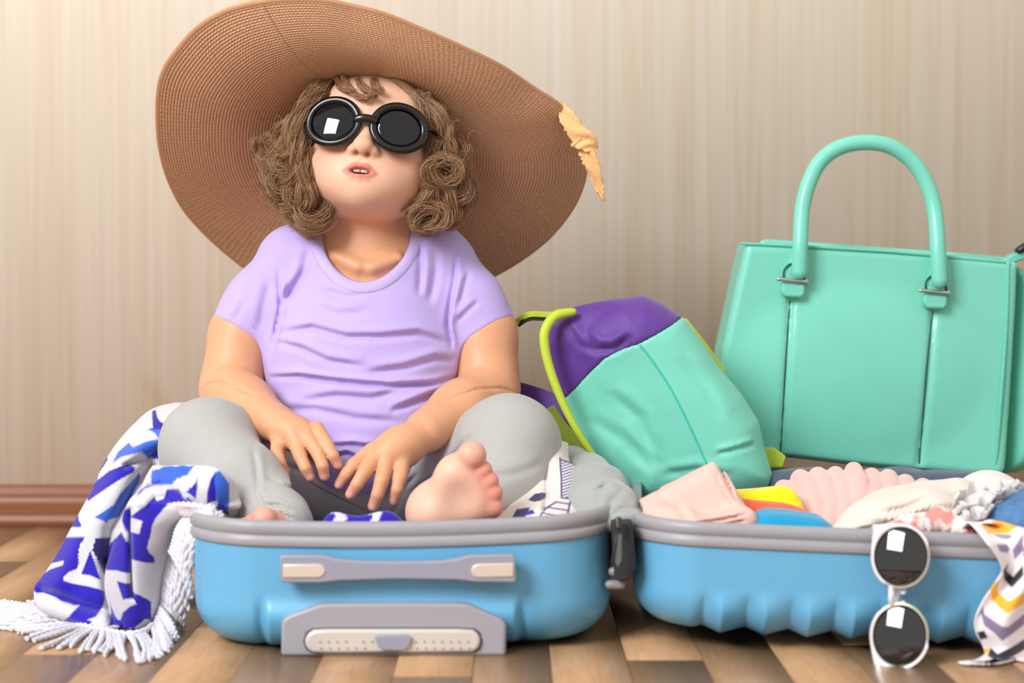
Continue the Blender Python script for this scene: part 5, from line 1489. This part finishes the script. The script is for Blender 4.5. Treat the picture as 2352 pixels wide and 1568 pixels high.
# white knitted dress
cream = mat('cream_knit', '#DAD0C4', noise=.02, nscale=40, rough=.85, sheen=.3, bump=.4, bscale=600, bdist=.0006)
def b(F):
    F.chain([W(1930, 1226, .045), W(1990, 1204, .060), W(2050, 1186, .080), W(2120, 1176, .10), W(2200, 1172, .11), W(2300, 1178, .11)], [.008, .014, .018, .021, .022, .020], .03)
    F.chain([W(1960, 1225, .03), W(2040, 1200, .045), W(2130, 1185, .055), W(2220, 1185, .065)], [.010, .016, .020, .018], .02)
    for k in range(15):
        x = 2010 + k * 13; F.fold([(x, 1225 - k * 1.0), (x + 14, 1185 - k * 1.5), (x + 34, 1158 - k * .5)], 5, .0022, .05, ridge=0, depth=.3)
    for p, w, a in [([(1930, 1215), (2000, 1195), (2060, 1185), (2130, 1165)], 10, .004), ([(1990, 1170), (2060, 1160), (2120, 1140)], 10, .002), ([(1960, 1190), (2020, 1180)], 8, .002)]: F.fold(p, w, a, .06, depth=.3)
    F.disp(lambda P: .0010 * fbm(P, 80, 46, 2))
cloth('knitted_dress', 'cream ribbed knit dress lying across the clothes pile', 'dress', b, (.25, -.03, .07), (.52, .18, .16), .0013, cream, it=1)
# ruffled white blouse
ru_root = empty('ruffled_blouse', W(2230, 1170, .04), 'white sheer blouse with curly ruffles beside the blue denim', 'blouse')
sheer = mat('white_organza', '#D8D4D2', rough=.55, sheen=.4, sss=.15)
def ruffle(pts, hgt, amp, n, nm):
    P = catmull(np.array([W(*p) for p in pts]), n); rows = []
    for i, p in enumerate(P):
        t = i / n; rows.append([p + np.array([amp * .5 * math.sin(t * 31) * (j / 4), -amp * (.4 + .6 * math.sin(t * 43)) * (j / 4), hgt * (j / 4) * (1 + .25 * math.sin(t * 19))]) for j in range(5)])
    o = from_arrays(nm, np.array(rows).reshape(-1, 3), grid_faces(n, 5), sheer, ru_root); solid(o, .0007, 0); return o
ruffle([(2188, 1170, .04), (2200, 1150, .05), (2240, 1140, .06), (2270, 1150, .05), (2275, 1180, .03), (2240, 1205, .02)], .012, .008, 140, 'ruffle')
ruffle([(2195, 1185, .025), (2225, 1178, .02), (2262, 1170, .02), (2280, 1150, .03), (2320, 1150, .04), (2352, 1150, .05)], .010, .010, 140, 'ruffle')
ruffle([(2210, 1205, .012), (2235, 1196, .01), (2262, 1190, .01), (2275, 1175, .02)], .010, .008, 100, 'ruffle')
ruffle([(2270, 1165, .04), (2300, 1142, .05), (2330, 1135, .05), (2370, 1148, .05)], .012, .008, 120, 'ruffle')
def b(F):
    F.ell(W(2225, 1185, .05), (.022, .02, .014), .01); F.ell(W(2310, 1175, .07), (.028, .02, .016), .01); F.ell(W(2250, 1160, .07), (.02, .02, .014), .01)
    F.disp(lambda P: .0020 * fbm(P, 130, 47, 2))
cloth('blouse_body', None, None, b, (.36, .0, .07), (.52, .12, .15), .002, sheer, root=ru_root)
def b(F):
    F.ell(W(2270, 1130, .16), (.0265, .024, .022), .01); F.cone(W(2230, 1140, .15), W(2330, 1145, .15), .012, .012, .02); F.disp(lambda P: .0006 * fbm(P, 60, 48, 1))
cloth('padded_cup', 'smooth white padded cup behind the ruffled blouse', 'bra', b, (.38, .10, .07), (.53, .21, .16), .0018, mat('white_foam_cup', '#D8D4D0', rough=.6, sheen=.3))
def b(F):
    F.ell(W(2350, 1190, .02), (.030, .03, .018), .01); F.ell(W(2390, 1175, .04), (.035, .03, .02), .01); F.disp(lambda P: .0018 * fbm(P, 110, 49, 2))
cloth('denim', 'blue denim garment at the right end of the open case', 'jeans', b, (.38, -.04, .06), (.56, .10, .15), .002, mat('blue_denim', '#4E79A8', rough=.9, noise=.2, nscale=120, bump=.5, bscale=1200))
def b(F):
    F.chain([W(2030, 1222, -.002), W(2080, 1206, .008), W(2120, 1204, .010), W(2160, 1196, .012), W(2200, 1212, .006), W(2225, 1222, -.004)], [.006, .009, .009, .010, .008, .006], .008)
    for p in ([(2080, 1195), (2090, 1225)], [(2120, 1190), (2125, 1225)], [(2150, 1185), (2160, 1225)], [(2185, 1195), (2175, 1225)]): F.fold(p, 6, .003, .01, depth=.2)
    F.disp(lambda P: .0012 * fbm(P, 150, 50, 2))
pm = bpy.data.materials.new('pink_print'); t = NT(pm); tc = t.add('ShaderNodeTexCoord'); nz = t.add('ShaderNodeTexNoise', Scale=70.0, Detail=2.0); t.link(tc.outputs['Object'], nz.inputs['Vector'])
rp = t.add('ShaderNodeValToRGB'); e = rp.color_ramp.elements; e[0].position = .44; e[0].color = hexc('#F08E86'); e[1].position = .56; e[1].color = hexc('#F8E2DC'); t.link(nz.outputs['Fac'], rp.inputs['Fac']); t.link(rp.outputs['Color'], t.b.inputs['Base Color']); t.b.inputs['Roughness'].default_value = .85
cloth('printed_cloth', 'small pink and white printed cloth at the rim of the case', 'cloth', b, (.29, -.03, .07), (.42, .05, .13), .0016, pm)
def b(F):
    F.ell(W(2180, 1112, .27), (.04, .03, .016), .01); F.ell(W(2060, 1110, .30), (.06, .03, .016), .01); F.ell(W(1850, 1110, .33), (.05, .03, .018), .01); F.disp(lambda P: .002 * fbm(P, 80, 52, 2))
cloth('dark_garment', 'dark blue-grey garment deep in the case under the handbag', 'garment', b, (.15, .20, .06), (.52, .40, .15), .0025, mat('slate_jersey', '#4C5468', **jer))
def b(F):
    F.box(np.array(MR.to_3x3()) @ np.array([0, .03, 0]) + np.array(MR.translation) * np.array([1, 1, 0]) + np.array([0, 0, .068]), (.155, .20, .012), .01)
    F.disp(lambda P: .004 * fbm(P, 30, 53, 2))
cloth('folded_clothes', 'grey folded clothes at the bottom of the case', 'clothes', b, (.1, .0, .04), (.5, .52, .10), .004, mat('grey_jersey', '#8B8B92', **jer))

# ------------------------------------------------------------------ zigzag scarf hanging over the right end
sc_root = empty('scarf', W(2320, 1500, -.06), 'white scarf with black, yellow and mauve zigzag stripes over the case edge', 'scarf')
YEL = np.array(lin([240, 178, 48])); BLK = np.array(lin([24, 22, 40])); MAU = np.array(lin([134, 118, 150])); OFF = np.array(lin([238, 230, 234]))
Z3 = lambda pts: [(2100 + x * .3111, 1080 + y * .3112) for x, y in pts]
scp = [
    (YEL, Z3([(490, 410), (600, 375), (700, 385), (810, 390), (760, 420), (700, 470), (540, 475)])),
    (BLK, Z3([(330, 455), (360, 420), (395, 405), (380, 450), (345, 470)])), (YEL, Z3([(380, 440), (430, 430), (450, 460), (390, 475)])),
    (MAU, Z3([(600, 550), (680, 548), (700, 580), (680, 612), (625, 600)])), (MAU, Z3([(725, 590), (810, 470), (810, 590), (740, 665)])),
    (BLK, Z3([(650, 735), (690, 680), (675, 740), (735, 790), (810, 700), (810, 780), (725, 870), (655, 795)])),
    (YEL, Z3([(560, 860), (630, 800), (605, 890), (690, 965), (720, 960), (810, 890), (810, 970), (685, 1055), (640, 1020), (565, 945)])),
    (MAU, Z3([(455, 1085), (500, 1000), (520, 1060), (650, 1150), (690, 1150), (810, 1050), (810, 1130), (650, 1255), (600, 1200), (520, 1140), (490, 1050)])),
    (BLK, Z3([(465, 1190), (520, 1180), (550, 1230), (490, 1245)])), (BLK, Z3([(540, 1390), (570, 1305), (620, 1360), (810, 1240), (810, 1320), (610, 1445), (560, 1410)])),
    (YEL, Z3([(510, 1385), (520, 1315), (565, 1305), (550, 1350)])), (YEL, Z3([(500, 1465), (600, 1480), (700, 1455), (810, 1390), (810, 1430), (700, 1490), (590, 1500)])),
    (MAU, Z3([(480, 1515), (600, 1530), (810, 1480), (810, 1500), (600, 1550), (440, 1550)])), (MAU, Z3([(420, 1560), (600, 1575), (810, 1530), (810, 1560), (600, 1590), (400, 1600)])),
]
EXT = [(c_, [(x, y) for x, y in p]) for c_, p in scp]
def sc_col(px, py, u, v):
    # beyond the frame the zigzags go on
    c = print_cols(px, py, EXT, OFF, 1.2, .3)
    s = ((py + np.abs(((px - 2352) % 110) - 55) * .85 - 1300) / 54.0) % 3.0
    g = np.where((s % 1)[..., None] < .42, np.where((s < 1)[..., None], BLK, np.where((s < 2)[..., None], YEL, MAU)), OFF)
    return np.where((px > 2354)[..., None], g, c)
def dS(px, py, u, v):
    y = np.where(py < 1260, -.005 - .045 * sm((py - 1195) / 60), -.050)
    y = y + .02 * u - .012 * np.sin(u * 9 + py * .012) + .02 * sm((py - 1400) / 150) * (1 - u) - .03 * sm((py - 1480) / 80)
    return y
scm = mat('scarf_cotton', '#EEE8EA', rough=.85, vcol=True, bump=.3, bscale=900, bdist=.0005, sheen=.2)
patch('scarf_cloth', [(2205, 1215), (2225, 1200), (2262, 1240), (2292, 1280), (2302, 1310), (2285, 1340), (2258, 1380), (2240, 1420), (2240, 1450), (2254, 1475), (2262, 1500), (2250, 1535), (2225, 1575), (2200, 1610)],
      [(2285, 1190), (2350, 1205), (2420, 1225), (2440, 1260), (2440, 1300), (2440, 1330), (2440, 1370), (2440, 1410), (2440, 1450), (2440, 1480), (2440, 1510), (2440, 1550), (2440, 1590), (2440, 1625)], dS, [], 150, 280, th=.0018, parent=sc_root, m=scm, colfn=sc_col)

# ------------------------------------------------------------------ cat-eye sunglasses standing against the case
ys = -.055
def YS(px, py, d=0.0): return ys + (1372 - np.asarray(py, float)) / 2700 * .20 + (np.asarray(px, float) - 2066) / 2700 * -.36 + d
g2 = empty('sunglasses', W(2010, 1545, ys), 'white metal cat-eye sunglasses standing on end against the blue case', 'sunglasses')
whitem = mat('pearl_white_metal', '#E6E0E4', rough=.22, metal=.2, coat=.4)
goldm = mat('pale_gold_wire', '#D8CDA8', rough=.25, metal=.85)
lens2 = mat('mirrored_lens', '#0B090D', rough=.02, spec=.8, coat=.3, metal=0.0)
def ringp(cx, cy, rx, ry, tlt, n=96, off=0):
    a = np.linspace(0, 2 * np.pi, n, endpoint=False); x = rx * np.cos(a); y = ry * np.sin(a)
    return np.stack([cx + x * math.cos(tlt) - y * math.sin(tlt), cy + x * math.sin(tlt) + y * math.cos(tlt)], -1)
def flatshape(name, outer, inner, y0, y1, m, parent, bev=.0006):
    n = len(outer)
    A = WA(outer[:, 0], outer[:, 1], YS(outer[:, 0], outer[:, 1])); Bn_ = WA(inner[:, 0], inner[:, 1], YS(inner[:, 0], inner[:, 1]))
    off = lambda A, d: A + np.array([0, d, 0])
    mid = (A + Bn_) / 2
    rows = [off(A, y1), off(A, y0 + .0006), off(A * .85 + Bn_ * .15, y0), off(A * .15 + Bn_ * .85, y0), off(Bn_, y0 + .0006), off(Bn_, y1)]
    V = np.stack(rows, 1)
    return from_arrays(name, V.reshape(-1, 3), grid_faces(n, 6, wrap_n=True, wrap_k=True), m, parent)
for (cx, cy, ry, corner) in ((2069, 1278, 74, (2004, 1203)), (2066, 1459, 76, (2008, 1543))):
    inn = ringp(cx, cy, 62, ry - 5, 0); out = ringp(cx, cy, 67, ry, 0)
    rg = ringp(cx, cy, 64.5, ry - 2.5, 0, 80); tube('wire_rim', WA(rg[:, 0], rg[:, 1], YS(rg[:, 0], rg[:, 1])), .0011, goldm, g2, seg=8, closed=True)['label'] = 'pale gold wire rim'
    # the white brow piece: widens into the pointed corner
    a = np.arctan2(out[:, 1] - cy, out[:, 0] - cx); ca_ = math.atan2(corner[1] - cy, corner[0] - cx)
    da = np.abs((a - ca_ + np.pi) % (2 * np.pi) - np.pi)
    wgt = np.clip(1 - da / .85, 0, 1) ** 1.15
    o2 = out * (1 - wgt[:, None]) + np.array(corner) * wgt[:, None]
    back = np.clip((math.radians(115) - da) / .2, 0, 1)          # brow side only
    thin = inn * (1 - back[:, None]) + inn * back[:, None]
    o2 = o2 * back[:, None] + (inn + (out - inn) * .2) * (1 - back[:, None])
    o2 = o2 + (o2 - [cx, cy]) / np.linalg.norm(o2 - [cx, cy], axis=1)[:, None] * (2.0 * back)[:, None]
    flatshape('brow_piece', o2, thin, -.0022, .0022, whitem, g2)
    rr_ = np.linspace(0, 1, 10); an = np.linspace(0, 2 * np.pi, 96, endpoint=False)
    V = np.array([[W(cx + 63 * r * math.cos(t_), cy + (ry - 3.5) * r * math.sin(t_), YS(cx + 63 * r * math.cos(t_), cy + ry * r * math.sin(t_)) - .0042 * (1 - r * r) + .0010) for r in rr_] for t_ in an])
    o = from_arrays('lens', V.reshape(-1, 3), grid_faces(96, 10, wrap_n=True), lens2, g2); weld(o); solid(o, .0010, 0)
tube('bridge', catmull([W(2046, 1350, YS(2046, 1350)), W(2047, 1362, YS(2047, 1362, -.003)), W(2046, 1378, YS(2046, 1378, -.003)), W(2050, 1390, YS(2050, 1390))], 20), .0024, whitem, g2, seg=12)
for cy, cor in ((1278, (2006, 1210)), (1459, (2010, 1538))):
    tube('temple', catmull([W(*cor, YS(*cor, .002)), W(cor[0] + 4, cor[1] + (6 if cy < 1300 else -6), YS(cor[0], cor[1], .010)), W(cor[0] + 30, cor[1] * .6 + 1370 * .4, YS(cor[0], 1372, .018)), W(cor[0] + 55, 1374 + (20 if cy < 1300 else -20), YS(cor[0], 1372, .020))], 30), .0016, whitem, g2, seg=10, flat=.6)
for dx, dy in ((24, 12), (24, -12)):
    tube('nose_pad', [W(2050 + dx, 1372 + dy - 2 * np.sign(dy), ys + .004), W(2052 + dx, 1372 + dy * 1.8, ys + .008)], .0022, mat('clear_silicone', '#D8DCE0', rough=.2), g2, seg=10, flat=.5)
